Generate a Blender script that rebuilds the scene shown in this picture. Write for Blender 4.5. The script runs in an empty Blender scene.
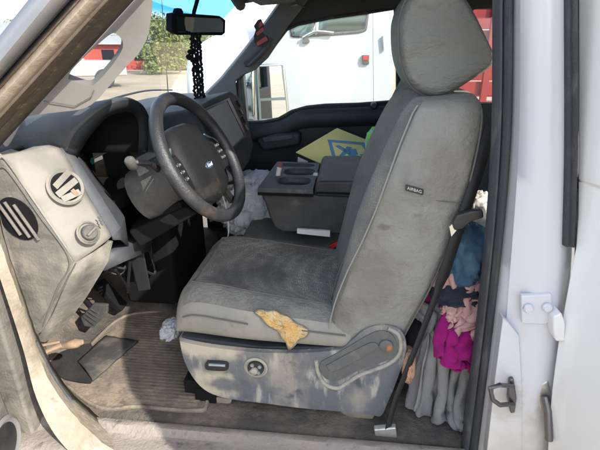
import bpy, bmesh, math, random
from mathutils import Vector, Matrix, noise as mnoise
from mathutils.geometry import tessellate_polygon
R = math.radians
V = Vector
random.seed(7)
scene = bpy.context.scene
col = scene.collection

# ------------------------------------------------------------------ camera
FPX, PITCH, YAW = 440.0, R(22), R(6)
CAM = V((0, 0, 1.68))
cF = V((-math.sin(YAW) * math.cos(PITCH), math.cos(YAW) * math.cos(PITCH), -math.sin(PITCH)))
cR = V((math.cos(YAW), math.sin(YAW), 0))
cU = cR.cross(cF)
cd = bpy.data.cameras.new('camera'); co = bpy.data.objects.new('camera', cd); col.objects.link(co)
cd.sensor_width = 36; cd.lens = 36 * FPX / 600; cd.clip_start = .02; cd.clip_end = 2000
co.matrix_world = Matrix(((cR.x, cU.x, -cF.x, CAM.x), (cR.y, cU.y, -cF.y, CAM.y), (cR.z, cU.z, -cF.z, CAM.z), (0, 0, 0, 1)))
scene.camera = co


def ray(px, py): return cF + cR * ((px - 300) / FPX) + cU * ((225 - py) / FPX)
def at(px, py, y):                       # measured photo point at a given distance across the truck
    d = ray(px, py); return CAM + d * (y / d.y)
def atz(px, py, z):
    d = ray(px, py); return CAM + d * ((z - CAM.z) / d.z)
def atx(px, py, x):
    d = ray(px, py); return CAM + d * (x / d.x)
def atpl(px, py, p0, n):
    d = ray(px, py); return CAM + d * ((V(p0) - CAM).dot(n) / d.dot(n))
def ats(pts, y): return [at(a, b, y) for a, b in pts]


# ------------------------------------------------------------------ materials
def M(name, c, rough=.6, metal=0., layers=(), bump=None, coat=0., sheen=0., spec=.5, rlayers=(), bumps=()):
    m = bpy.data.materials.new(name); m.use_nodes = True
    nt = m.node_tree; N, L = nt.nodes, nt.links
    b = N['Principled BSDF']
    geo = N.new('ShaderNodeNewGeometry'); pos = geo.outputs['Position']

    def noise(scale, detail=5, rgh=.6):
        n = N.new('ShaderNodeTexNoise'); n.inputs['Detail'].default_value = detail; n.inputs['Roughness'].default_value = rgh
        if isinstance(scale, (tuple, list)):
            v = N.new('ShaderNodeVectorMath'); v.operation = 'MULTIPLY'; v.inputs[1].default_value = scale
            L.new(pos, v.inputs[0]); L.new(v.outputs[0], n.inputs['Vector']); n.inputs['Scale'].default_value = 1
        else:
            L.new(pos, n.inputs['Vector']); n.inputs['Scale'].default_value = scale
        return n.outputs['Fac']

    def mrange(x, lo, hi, a, z, smooth=True):
        r = N.new('ShaderNodeMapRange'); r.interpolation_type = 'SMOOTHSTEP' if smooth else 'LINEAR'
        L.new(x, r.inputs[0])
        for i, q in zip((1, 2, 3, 4), (lo, hi, a, z)): r.inputs[i].default_value = q
        return r.outputs[0]

    def math_(op, x, y):
        q = N.new('ShaderNodeMath'); q.operation = op
        for i, w in enumerate((x, y)):
            if isinstance(w, (int, float)): q.inputs[i].default_value = w
            else: L.new(w, q.inputs[i])
        return q.outputs[0]

    def fac(l):
        k = l[0]
        if k == 'noise':
            _, _, sc, lo, hi, amt = l[:6]
            return mrange(noise(sc), lo, hi, 0, amt)
        if k == 'dots':
            _, _, sc, lo, hi, amt = l[:6]
            v = N.new('ShaderNodeTexVoronoi'); v.inputs['Scale'].default_value = 1; v.inputs['Randomness'].default_value = .35
            w = N.new('ShaderNodeVectorMath'); w.operation = 'MULTIPLY'; w.inputs[1].default_value = sc if isinstance(sc, tuple) else (sc,) * 3
            L.new(pos, w.inputs[0]); L.new(w.outputs[0], v.inputs['Vector'])
            return mrange(v.outputs['Distance'], lo, hi, amt, 0)
        if k == 'spot':
            _, _, cen, rad, amt, ns, nk = l
            s = N.new('ShaderNodeVectorMath'); s.operation = 'SUBTRACT'; s.inputs[1].default_value = cen; L.new(pos, s.inputs[0])
            d = N.new('ShaderNodeVectorMath'); d.operation = 'DIVIDE'; d.inputs[1].default_value = rad; L.new(s.outputs[0], d.inputs[0])
            ln = N.new('ShaderNodeVectorMath'); ln.operation = 'LENGTH'; L.new(d.outputs[0], ln.inputs[0])
            e = math_('ADD', ln.outputs['Value'], math_('MULTIPLY', math_('SUBTRACT', noise(ns), .5), nk))
            return mrange(e, .35, 1.0, amt, 0)
        if k == 'wave':
            _, _, dirv, freq, lo, hi, amt = l
            d = N.new('ShaderNodeVectorMath'); d.operation = 'DOT_PRODUCT'; d.inputs[1].default_value = dirv; L.new(pos, d.inputs[0])
            return mrange(math_('SINE', math_('MULTIPLY', d.outputs['Value'], freq), 0), lo, hi, 0, amt)
        if k == 'zband':
            _, _, lo, hi, amt = l
            x = N.new('ShaderNodeSeparateXYZ'); L.new(pos, x.inputs[0])
            return mrange(x.outputs['Z'], lo, hi, 0, amt)

    cur = None
    for l in layers:
        mx = N.new('ShaderNodeMix'); mx.data_type = 'RGBA'
        L.new(fac(l), mx.inputs[0])
        if cur is None: mx.inputs[6].default_value = (*c, 1)
        else: L.new(cur, mx.inputs[6])
        mx.inputs[7].default_value = (*l[1], 1); cur = mx.outputs[2]
    if cur is None: b.inputs['Base Color'].default_value = (*c, 1)
    else: L.new(cur, b.inputs['Base Color'])
    b.inputs['Roughness'].default_value = rough; b.inputs['Metallic'].default_value = metal
    b.inputs['Coat Weight'].default_value = coat; b.inputs['Sheen Weight'].default_value = sheen
    b.inputs['Specular IOR Level'].default_value = spec
    if rlayers:
        L.new(mrange(noise(rlayers[0]), .35, .65, rlayers[1], rlayers[2]), b.inputs['Roughness'])
    bl = list(bumps) + ([('noise', None, bump[0], .2, .8, 1., bump[1])] if bump else [])
    prev = None
    for l in bl:
        bp = N.new('ShaderNodeBump'); bp.inputs['Strength'].default_value = 1; bp.inputs['Distance'].default_value = l[-1]
        L.new(fac(l[:-1]), bp.inputs['Height'])
        if prev: L.new(prev, bp.inputs['Normal'])
        prev = bp.outputs[0]
    if prev: L.new(prev, b.inputs['Normal'])
    return m


def glass(name, tint=(.9, .94, .93), band=None, gloss=.06, dust=.0):
    m = bpy.data.materials.new(name); m.use_nodes = True
    nt = m.node_tree; N, L = nt.nodes, nt.links; N.clear()
    out = N.new('ShaderNodeOutputMaterial'); t = N.new('ShaderNodeBsdfTransparent'); g = N.new('ShaderNodeBsdfGlossy')
    g.inputs['Roughness'].default_value = .02
    t.inputs['Color'].default_value = (*tint, 1)
    mx = N.new('ShaderNodeMixShader')
    lw = N.new('ShaderNodeLayerWeight'); lw.inputs['Blend'].default_value = .25
    mr = N.new('ShaderNodeMapRange'); L.new(lw.outputs['Fresnel'], mr.inputs[0]); mr.inputs[3].default_value = gloss * .5; mr.inputs[4].default_value = min(.6, gloss * 6)
    if band:
        geo = N.new('ShaderNodeNewGeometry'); x = N.new('ShaderNodeSeparateXYZ'); L.new(geo.outputs['Position'], x.inputs[0])
        r = N.new('ShaderNodeMapRange'); r.interpolation_type = 'SMOOTHSTEP'; L.new(x.outputs['Z'], r.inputs[0]); r.inputs[1].default_value = band[0]; r.inputs[2].default_value = band[1]
        c = N.new('ShaderNodeMix'); c.data_type = 'RGBA'; L.new(r.outputs[0], c.inputs[0]); c.inputs[6].default_value = (*tint, 1); c.inputs[7].default_value = (*band[2], 1)
        L.new(c.outputs[2], t.inputs['Color'])
    L.new(mr.outputs[0], mx.inputs[0]); L.new(t.outputs[0], mx.inputs[1]); L.new(g.outputs[0], mx.inputs[2])
    last = mx.outputs[0]
    if dust:
        d = N.new('ShaderNodeBsdfDiffuse'); d.inputs['Color'].default_value = (.6, .56, .5, 1)
        m2 = N.new('ShaderNodeMixShader'); n = N.new('ShaderNodeTexNoise'); n.inputs['Scale'].default_value = 9
        geo2 = N.new('ShaderNodeNewGeometry'); L.new(geo2.outputs['Position'], n.inputs['Vector'])
        r2 = N.new('ShaderNodeMapRange'); L.new(n.outputs[0], r2.inputs[0]); r2.inputs[1].default_value = .3; r2.inputs[2].default_value = .8; r2.inputs[3].default_value = dust * .3; r2.inputs[4].default_value = dust
        L.new(r2.outputs[0], m2.inputs[0]); L.new(last, m2.inputs[1]); L.new(d.outputs[0], m2.inputs[2]); last = m2.outputs[0]
    L.new(last, out.inputs['Surface'])
    return m


DUST = (.48, .42, .34)
m_seat = M('grey_seat_cloth', (.165, .160, .142), .92, sheen=.1, layers=[('dots', (.245, .238, .212), (190, 190, 150), .16, .42, .8), ('noise', (.085, .088, .088), 7, .45, .7, .6), ('noise', (.20, .20, .185), 23, .55, .8, .45)],
           bumps=[('dots', None, 420, .1, .6, 1., .0006), ('noise', None, 9, .3, .7, 1., .006)])
m_seat_light = M('pale_grey_vinyl', (.255, .253, .23), .75, layers=[('noise', (.19, .194, .183), 5, .4, .7, .7), ('noise', (.30, .295, .265), 14, .5, .75, .5), ('noise', (.19, .175, .145), 3.2, .45, .62, .6), ('noise', (.13, .125, .115), (30, 30, 9), .62, .8, .5), ('spot', (.17, .155, .13), at(368, 280, 1.06), (.09, .1, .13), .6, 14, 1.5), ('spot', (.19, .175, .145), at(440, 175, 1.06), (.06, .1, .10), .5, 14, 1.5),
                 ('spot', (.12, .11, .10), at(383, 226, 1.06), (.025, .05, .012), .75, 40, 1.0), ('spot', (.10, .095, .09), at(416, 213, 1.06), (.02, .05, .008), .35, 60, 1.2),
                 ('spot', (.13, .125, .115), at(342, 310, 1.06), (.05, .08, .07), .6, 18, 1.2), ('spot', (.18, .17, .15), at(405, 175, 1.06), (.02, .06, .06), .5, 25, 1.2)],
                 bumps=[('noise', None, 220, .3, .7, 1., .0006), ('noise', None, 5, .3, .7, 1., .009), ('noise', None, (3, 3, 14), .45, .7, 1., .0014)])
STAINS = [('spot', (.028, .030, .037), atz(236, 282, .97), (.11, .12, .3), .68, 8, 1.5), ('spot', (.028, .030, .037), atz(272, 280, .96), (.09, .11, .3), .65, 9, 1.5), ('spot', (.05, .046, .042), atz(250, 268, .96), (.17, .16, .3), .25, 6, 1.6),
          ('spot', (.07, .056, .042), atz(300, 254, .95), (.13, .12, .3), .75, 12, 1.3), ('spot', (.035, .032, .03), atz(256, 241, .98), (.045, .05, .3), .9, 25, 1.1),
          ('spot', (.045, .037, .03), atz(312, 250, .95), (.06, .03, .3), .85, 30, 1.1), ('spot', (.05, .045, .04), atz(225, 300, .96), (.10, .05, .3), .6, 20, 1.4)]
m_insert = M('dotted_seat_insert', (.155, .147, .130), .95, sheen=.1, layers=[('dots', (.42, .405, .36), (190, 130, 190), .16, .42, 1.), ('noise', (.2, .19, .165), 9, .5, .75, .35)] + STAINS,
             bumps=[('dots', None, (190, 130, 190), .1, .5, 1., .001), ('noise', None, 7, .3, .7, 1., .013)])
m_bolster = M('worn_bolster_cloth', (.195, .19, .17), .9, sheen=.1, layers=[('noise', (.115, .115, .108), 8, .45, .7, .75), ('noise', (.25, .243, .218), 18, .55, .8, .5),
              ('spot', (.07, .065, .06), atz(262, 318, .93), (.12, .05, .06), .75, 25, 1.3)] + STAINS[2:4],
              bumps=[('dots', None, 420, .1, .6, 1., .0005), ('noise', None, 8, .3, .7, 1., .012)])
m_front = M('valance_vinyl', (.24, .235, .205), .8, layers=[('noise', (.31, .295, .245), 5, .4, .65, .7), ('noise', (.15, .145, .13), 30, .55, .8, .6)], bump=(60, .001))
m_head = M('headrest_vinyl', (.185, .19, .175), .65, layers=[('noise', (.15, .155, .143), 6, .4, .7, .8), ('noise', (.24, .235, .21), 18, .58, .8, .5)], bumps=[('noise', None, 260, .3, .7, 1., .0004), ('noise', None, (7, 7, 14), .35, .7, 1., .007)])
m_piping = M('seam_thread', (.12, .12, .11), .9)
m_seam_lt = M('pale_seam', (.27, .27, .25), .8)
m_foam = M('yellow_foam', (.70, .44, .15), .95, layers=[('noise', (.66, .52, .32), 28, .42, .66, .9), ('noise', (.34, .23, .12), 40, .6, .8, .6), ('noise', (.22, .19, .15), 14, .62, .75, .6)], bumps=[('noise', None, 90, .3, .7, 1., .003), ('noise', None, 25, .3, .7, 1., .004)])
m_trim = M('scuffed_grey_plastic', (.125, .135, .15), .6, layers=[
    ('noise', (.50, .48, .43), (26, 26, 7), .50, .68, .75), ('noise', (.38, .345, .28), (5, 5, 3), .48, .66, .7), ('noise', (.055, .06, .075), 13, .58, .72, .75),
    ('noise', (.66, .64, .6), (75, 75, 10), .66, .78, .75), ('noise', (.58, .56, .52), (14, 14, 260), .68, .80, .6), ('noise', (.60, .58, .54), (260, 260, 9), .70, .82, .6), ('noise', (.05, .055, .065), (170, 170, 30), .66, .8, .6), ('spot', (.5, .45, .36), at(205, 350, 1.04), (.13, .2, .05), .85, 18, 1.3),
    ('spot', (.50, .45, .35), at(212, 385, 1.04), (.10, .2, .07), .85, 20, 1.3), ('spot', (.09, .10, .12), at(228, 386, 1.04), (.10, .2, .035), .8, 25, 1.1),
    ('spot', (.52, .48, .4), at(250, 345, 1.04), (.2, .2, .02), .7, 30, 1.3)], bump=(90, .0008))
m_lever = M('dark_lever_plastic', (.10, .105, .11), .5, layers=[('noise', (.2, .19, .17), 20, .5, .75, .7), ('noise', (.35, .33, .29), (60, 60, 15), .62, .8, .6),
            ('spot', (.42, .18, .06), at(390, 352, 1.02), (.012, .1, .02), .9, 50, 1.)], bump=(120, .0005))
m_dustedge = M('dusty_rim_plastic', (.36, .34, .29), .8, layers=[('noise', (.2, .2, .19), 30, .45, .7, .7)], bump=(90, .001))
m_black = M('black_plastic', (.02, .021, .023), .45, layers=[('noise', (.09, .085, .075), 8, .5, .8, .35)], bump=(150, .0004))
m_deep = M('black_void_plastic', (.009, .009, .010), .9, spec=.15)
m_dash = M('dark_dash_vinyl', (.024, .029, .036), .65, spec=.3, layers=[('noise', (.08, .078, .072), 5, .45, .8, .5)], bump=(240, .0006))
m_dashtop = M('dusty_dash_top', (.040, .047, .055), .6, layers=[('noise', (.12, .12, .115), 4, .4, .7, .5)], bump=(200, .0006))
m_cream = M('dusty_cream_panel', (.185, .176, .158), .8, layers=[('noise', (.26, .245, .218), 7, .4, .65, .8), ('noise', (.25, .22, .18), 25, .58, .8, .65)], bump=(60, .0006))
m_dusty = M('dust_coated_panel', (.155, .147, .133), .85, layers=[('noise', (.095, .09, .082), (14, 14, 30), .42, .68, .85), ('noise', (.30, .275, .23), (9, 9, 5), .5, .72, .75),
            ('noise', (.10, .09, .08), (70, 70, 18), .62, .78, .6), ('noise', (.5, .44, .34), 45, .64, .8, .5)], bump=(110, .0009))
m_jamb = M('dirt_caked_jamb', (.31, .275, .225), .9, layers=[('noise', (.26, .215, .16), 9, .42, .65, .8), ('noise', (.40, .37, .32), 22, .5, .75, .7), ('noise', (.13, .11, .09), 6, .52, .66, .55), ('noise', (.16, .12, .09), 50, .58, .76, .7)], bump=(45, .002))
m_bezel = M('blue_grey_bezel', (.06, .066, .078), .6, layers=[('noise', (.12, .12, .12), 9, .45, .75, .6)], bump=(200, .0004))
m_column = M('grey_column_plastic', (.07, .07, .07), .7, layers=[('noise', (.15, .145, .13), 12, .45, .7, .7), ('noise', (.05, .05, .05), 30, .55, .75, .7)], bump=(90, .0008))
m_wheel = M('worn_wheel_leather', (.024, .026, .031), .42, layers=[('noise', (.065, .062, .06), 9, .45, .75, .6), ('spot', (.16, .10, .065), at(200, 208, 1.18), (.07, .09, .06), .55, 30, 1.6),
            ('spot', (.15, .14, .13), at(163, 180, 1.13), (.06, .06, .09), .5, 25, 1.5)], bump=(180, .0006))
m_hub = M('hub_vinyl', (.008, .009, .011), .6, spec=.3, layers=[('noise', (.025, .024, .023), 12, .45, .75, .5), ('spot', (.06, .05, .04), at(205, 190, 1.25), (.06, .12, .03), .4, 40, 1.6)], bump=(300, .0005))
m_silver = M('satin_silver', (.36, .43, .44), .35, .8)
m_chrome = M('chrome', (.7, .72, .73), .12, 1.)
m_blue = M('blue_enamel', (.02, .05, .22), .3)
m_icon = M('white_print', (.55, .55, .55), .6)
m_dimicon = M('worn_print', (.22, .22, .22), .6)
m_paint = M('white_truck_paint', (.76, .77, .78), .3, coat=.6, layers=[('noise', (.66, .66, .66), 3, .45, .75, .6)])
m_door_paint = M('lit_white_paint', (.86, .86, .85), .28, coat=.7)  # same truck white, raised so the colour carries the door's brightness
m_pillar_paint = M('shaded_white_paint', (.59, .605, .65), .3, coat=.6, layers=[('noise', (.52, .52, .53), 4, .5, .75, .5), ('spot', (.30, .28, .25), at(506, 402, .9), (.06, .06, .08), .55, 45, 1.7), ('spot', (.33, .30, .26), at(545, 425, .9), (.06, .06, .12), .6, 30, 1.6), ('spot', (.36, .33, .29), at(520, 452, .9), (.14, .06, .07), .6, 25, 1.6), ('zband', (.57, .55, .52), .95, .72, .6), ('noise', (.40, .37, .32), (60, 60, 25), .68, .82, .55)])  # truck white with its bluish shade put into the base; grime spots on top
m_seal = M('black_rubber', (.045, .048, .055), .7, layers=[('noise', (.15, .15, .15), (30, 30, 9), .5, .75, .5)], bump=(160, .0008))
m_seal_tan = M('mud_crusted_seal', (.085, .065, .045), .8, layers=[('noise', (.32, .24, .15), (40, 40, 40), .55, .75, .7), ('noise', (.5, .45, .38), 90, .68, .8, .8)], bump=(130, .0015))
m_brown = M('mud_brown_paint', (.12, .088, .06), .8, layers=[('noise', (.26, .21, .155), 25, .45, .7, .8), ('noise', (.06, .045, .03), 60, .6, .8, .7)], bump=(80, .001))
m_tanp = M('tan_dusty_paint', (.36, .305, .245), .75, layers=[('noise', (.27, .21, .155), 18, .45, .7, .7), ('noise', (.6, .52, .43), 40, .55, .8, .6)], bump=(60, .0008))
m_greyp = M('dusty_shade_grey', (.17, .17, .17), .55, layers=[('noise', (.23, .22, .21), 12, .45, .7, .6)], bump=(60, .0002))  # white pillar paint greyed for its shade; also the speaker ring's own grey
m_pillartrim = M('beige_pillar_trim', (.20, .19, .178), .75, layers=[('noise', (.155, .147, .138), 6, .4, .7, .7)], bump=(300, .00012))
m_fartrim = M('grey_pillar_trim', (.12, .13, .135), .7, bump=(240, .0005))
m_headliner = M('dark_headliner', (.075, .08, .08), .95, bump=(300, .0006))
m_doorcard = M('teal_black_door_card', (.022, .032, .037), .6, layers=[('noise', (.06, .065, .065), 4, .5, .8, .4)], bump=(240, .0005))
m_carpet = M('dirty_vinyl_floor', (.10, .09, .08), .9, layers=[('noise', (.26, .215, .165), 6, .40, .68, .85), ('noise', (.30, .25, .19), 40, .58, .8, .6), ('noise', (.07, .06, .055), 15, .5, .7, .6)], bumps=[('noise', None, 60, .3, .7, 1., .003), ('noise', None, 300, .3, .7, 1., .001)])
m_mat = M('muddy_rubber_mat', (.17, .145, .115), .85, layers=[('noise', (.32, .265, .195), 8, .42, .66, .85), ('noise', (.07, .06, .05), 24, .52, .72, .7), ('noise', (.38, .32, .24), 70, .62, .8, .6)], bump=(90, .0016))
m_flap = M('black_rubber_scrap', (.045, .044, .043), .85, layers=[('noise', (.13, .115, .095), 14, .45, .7, .8)], bump=(120, .0012))
m_sill = M('gritty_sill', (.28, .25, .22), .85, layers=[('noise', (.30, .26, .22), 10, .45, .7, .8), ('noise', (.09, .08, .07), 30, .55, .75, .7)], bump=(70, .002))
m_console = M('black_console_vinyl', (.030, .031, .032), .5, layers=[('noise', (.13, .125, .12), 7, .45, .75, .5)], bump=(260, .0008))
m_console_side = M('worn_console_side', (.060, .057, .053), .6, layers=[('noise', (.032, .031, .030), 9, .4, .65, .8), ('noise', (.14, .128, .112), (12, 12, 25), .55, .8, .6)], bump=(160, .0008))
m_tray = M('grey_cup_tray', (.055, .065, .068), .6, layers=[('noise', (.17, .17, .165), 25, .5, .75, .6)], bump=(120, .0006))
m_screen = M('grey_screen', (.24, .265, .285), .6, spec=.15, layers=[('noise', (.22, .22, .22), 12, .4, .7, .6)])
m_webbing = M('black_webbing', (.018, .018, .02), .7, bumps=[('wave', None, (0, .5, .86), 2200, -.5, .5, 1., .0004)])
m_metal = M('dull_metal', (.55, .54, .5), .45, .6, layers=[('noise', (.3, .24, .17), 40, .5, .75, .6)])
m_dmetal = M('dark_steel', (.15, .15, .16), .4, .8)
m_red = M('red_plastic', (.55, .03, .03), .4)
m_offwhite = M('white_plastic', (.72, .71, .68), .5)
m_mirror = M('mirror_silver', (.82, .85, .86), .02, 1.)
m_tan = M('tan_plastic_lever', (.22, .165, .115), .6, layers=[('noise', (.45, .3, .16), 30, .5, .7, .6)])
m_glass = glass('clear_side_glass', (.93, .96, .95))
m_wind = glass('windshield_glass', (.95, .97, .96), band=(1.765, 1.83, (.05, .36, .66)), dust=.02)
m_tint = glass('privacy_glass', (.16, .17, .17), gloss=.1)
m_rearclear = glass('rear_window_glass', (.8, .83, .82))


# ------------------------------------------------------------------ geometry collector
class G:
    def __init__(s): s.v, s.f, s.m = [], [], []
    def add(s, vs, fs, mi=0):
        o = len(s.v); s.v += [V(p) for p in vs]
        s.f += [tuple(o + i for i in f) for f in fs]; s.m += [mi] * len(fs); return s
    def box(s, c, sz, rot=None, mi=0):
        c = V(c); vs = []
        for x in (-1, 1):
            for y in (-1, 1):
                for z in (-1, 1):
                    p = V((x * sz[0] / 2, y * sz[1] / 2, z * sz[2] / 2))
                    vs.append(c + (rot @ p if rot else p))
        return s.add(vs, [(0, 1, 3, 2), (4, 6, 7, 5), (0, 4, 5, 1), (2, 3, 7, 6), (0, 2, 6, 4), (1, 5, 7, 3)], mi)
    def plate(s, outer, holes, vec, mi=0, side=None):
        loops = [[V(p) for p in outer]] + [[V(p) for p in h] for h in holes]; vec = V(vec)
        flat = [p for l in loops for p in l]
        tris = tessellate_polygon(loops); n = len(flat)
        s.add(flat + [p + vec for p in flat], [t for t in tris] + [tuple(n + i for i in reversed(t)) for t in tris], mi)
        o = len(s.v) - 2 * n; k = 0
        for l in loops:
            q = len(l)
            for i in range(q):
                a, b = o + k + i, o + k + (i + 1) % q
                s.f.append((a, b, b + n, a + n)); s.m.append(mi if side is None else side)
            k += q
        return s
    def prism(s, pts, vec, mi=0):
        n = len(pts); pts = [V(p) for p in pts]; vec = V(vec)
        return s.add(pts + [p + vec for p in pts], [tuple(range(n))[::-1], tuple(range(n, 2 * n))] + [(i, (i + 1) % n, n + (i + 1) % n, n + i) for i in range(n)], mi)
    def loft(s, rings, closed=True, caps=True, mi=0):
        n = len(rings[0]); vs = [p for r in rings for p in r]; fs = []
        for j in range(len(rings) - 1):
            for i in range(n if closed else n - 1):
                a = j * n + i; b = j * n + (i + 1) % n
                fs.append((a, b, b + n, a + n))
        if caps and closed: fs += [tuple(range(n))[::-1], tuple((len(rings) - 1) * n + i for i in range(n))]
        return s.add(vs, fs, mi)
    def tube(s, path, r, seg=10, closed=False, mi=0):
        path = [V(p) for p in path]; n = len(path); rings = []
        rr = r if isinstance(r, (list, tuple)) else [r] * n
        up = None
        for i, p in enumerate(path):
            a = path[i - 1] if (i > 0 or closed) else p; b = path[(i + 1) % n] if (i < n - 1 or closed) else p
            t = (b - a).normalized()
            if up is None:
                up = V((0, 0, 1)) if abs(t.z) < .9 else V((1, 0, 0))
            x = t.cross(up).normalized(); y = x.cross(t).normalized(); up = y
            rings.append([p + (x * math.cos(k * 2 * math.pi / seg) + y * math.sin(k * 2 * math.pi / seg)) * rr[i] for k in range(seg)])
        if closed: rings.append(rings[0])
        return s.loft(rings, True, not closed, mi)
    def lathe(s, c, axis, prof, seg=24, mi=0):
        c = V(c); ax = V(axis).normalized(); x = ax.orthogonal().normalized(); y = ax.cross(x)
        return s.loft([[c + ax * h + (x * math.cos(k * 2 * math.pi / seg) + y * math.sin(k * 2 * math.pi / seg)) * max(r, 1e-4) for k in range(seg)] for r, h in prof], True, True, mi)
    def grid(s, fn, nu, nv, mi=0):
        return s.add([fn(i / nu, j / nv) for i in range(nu + 1) for j in range(nv + 1)],
                     [(i * (nv + 1) + j, (i + 1) * (nv + 1) + j, (i + 1) * (nv + 1) + j + 1, i * (nv + 1) + j + 1) for i in range(nu) for j in range(nv)],
                     mi)
    def ribbons(s, lines, mis=None):
        n = len(lines[0])
        for k in range(len(lines) - 1):
            s.add(list(lines[k]) + list(lines[k + 1]), [(i, i + 1, n + i + 1, n + i) for i in range(n - 1)], mis[k] if mis else 0)
        return s
    def build(s, name, mats, parent=None, smooth=35, bevel=0, seg=2, sub=0, solid=0, solid_off=0):
        me = bpy.data.meshes.new(name)
        vs = s.v
        if parent is None:
            lo = [min(p[i] for p in vs) for i in range(3)]; hi = [max(p[i] for p in vs) for i in range(3)]
            org = V(((lo[0] + hi[0]) / 2, (lo[1] + hi[1]) / 2, lo[2]))
        else: org = sum(vs, V()) / len(vs)
        me.from_pydata([p - org for p in vs], [], s.f)
        for m in (mats if isinstance(mats, (list, tuple)) else [mats]): me.materials.append(m)
        me.polygons.foreach_set('material_index', s.m)
        bm = bmesh.new(); bm.from_mesh(me); bmesh.ops.remove_doubles(bm, verts=bm.verts, dist=1e-5); bmesh.ops.recalc_face_normals(bm, faces=bm.faces); bm.to_mesh(me); bm.free()
        o = bpy.data.objects.new(name, me); col.objects.link(o); o.location = org
        if smooth:
            me.shade_smooth()
            if not bevel and not sub: me.set_sharp_from_angle(angle=R(smooth))
        if solid:
            md = o.modifiers.new('solid', 'SOLIDIFY'); md.thickness = solid; md.offset = solid_off
        if bevel:
            md = o.modifiers.new('bevel', 'BEVEL'); md.width = bevel; md.segments = seg; md.limit_method = 'ANGLE'; md.angle_limit = R(32)
            o.modifiers.new('wn', 'WEIGHTED_NORMAL')
        if sub:
            md = o.modifiers.new('sub', 'SUBSURF'); md.levels = sub; md.render_levels = sub
        if parent is not None: own(o, parent)
        return o


def world_loc(o):
    p = V(o.location)
    while o.parent is not None: o = o.parent; p += o.location
    return p
def own(o, parent):
    o.parent = parent; o.location = o.location - world_loc(parent)      # plain translations all the way up
def tag(o, label=None, cat=None, group=None, kind=None):
    for k, v in (('label', label), ('category', cat), ('group', group), ('kind', kind)):
        if v: o[k] = v
    return o
def empty(name, loc, label=None, cat=None, group=None, parent=None):
    o = bpy.data.objects.new(name, None); col.objects.link(o); o.location = loc; o.empty_display_size = .1
    tag(o, label, cat, group)
    if parent is not None: own(o, parent)
    return o
def smoothline(pts, n):
    """Catmull-Rom through the points, n samples"""
    P = [V(p) for p in pts]; P = [P[0] * 2 - P[1]] + P + [P[-1] * 2 - P[-2]]; k = len(P) - 3; out = []
    for i in range(n):
        t = i / (n - 1) * k; j = min(int(t), k - 1); t -= j
        a, b, c, d = P[j:j + 4]
        out.append(.5 * ((2 * b) + (c - a) * t + (2 * a - 5 * b + 4 * c - d) * t * t + (3 * b - a - 3 * c + d) * t ** 3))
    return out
def pillow(g, prof, y0, y1, n=9, ex=2.6, edge=.45, mi=0, bulge=0):
    """side profile lofted across the truck with rounded shoulders"""
    c = sum(prof, V()) / len(prof); rings = []
    for j in range(n + 1):
        v = -math.cos(math.pi * j / n); s = edge + (1 - edge) * (1 - abs(v) ** ex) ** (1 / ex)
        y = (y0 + y1) / 2 + v * (y1 - y0) / 2
        rings.append([V((c.x + (p.x - c.x) * s, y, c.z + (p.z - c.z) * s)) for p in prof])
    return g.loft(rings, True, True, mi)
def text_mesh(body, size, origin, xdir, ydir, name, mat, parent, shear=0, extr=.0006):
    cu = bpy.data.curves.new('t', 'FONT'); cu.body = body; cu.size = size; cu.align_x = 'CENTER'; cu.align_y = 'CENTER'; cu.shear = shear; cu.extrude = extr
    to = bpy.data.objects.new('t', cu); col.objects.link(to)
    dg = bpy.context.evaluated_depsgraph_get(); me = bpy.data.meshes.new_from_object(to.evaluated_get(dg))
    bpy.data.objects.remove(to); me.name = name
    x, y = V(xdir).normalized(), V(ydir).normalized(); z = x.cross(y)
    for v in me.vertices: v.co = x * v.co.x + y * v.co.y + z * v.co.z
    me.materials.clear(); me.materials.append(mat)
    o = bpy.data.objects.new(name, me); col.objects.link(o); o.location = origin; own(o, parent); return o


# ================================================================== the pickup truck
truck = empty('pickup_truck', (0, 1.75, 0), 'white crew cab pickup with its driver door and rear door open, dirty grey cloth interior', 'truck')
FL = .60

# ---- floor, toe board, tunnel, sill
g = G()
def floor_f(u, v):
    x = -1.45 + 3.1 * u; y = .98 + 1.55 * v; z = FL
    if x < -1.02: z += min(.45, (-1.02 - x) * 1.1)
    t = max(0, 1 - abs(y - 1.75) / .24); z += .10 * t * t * (3 - 2 * t)
    z += .004 * mnoise.noise(V((x * 9, y * 9, 0)))
    return V((x, y, z))
g.grid(floor_f, 90, 50); g.build('cab_floor', m_carpet, truck, solid=.01, solid_off=-1)
g = G()
sill_prof = [(.80, .40), (.815, .555), (.835, .600), (.865, .612), (.90, .604), (.93, .604), (.945, .622), (.965, .622), (.985, .600), (1.0, .56)]
g.loft([[V((x, y, z + .0015 * mnoise.noise(V((x * 20, y * 30, 1))))) for y, z in sill_prof] for x in [-.95 + i * .05 for i in range(52)]], closed=False, caps=False)
g.build('door_sill', m_sill, truck, smooth=50)

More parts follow.
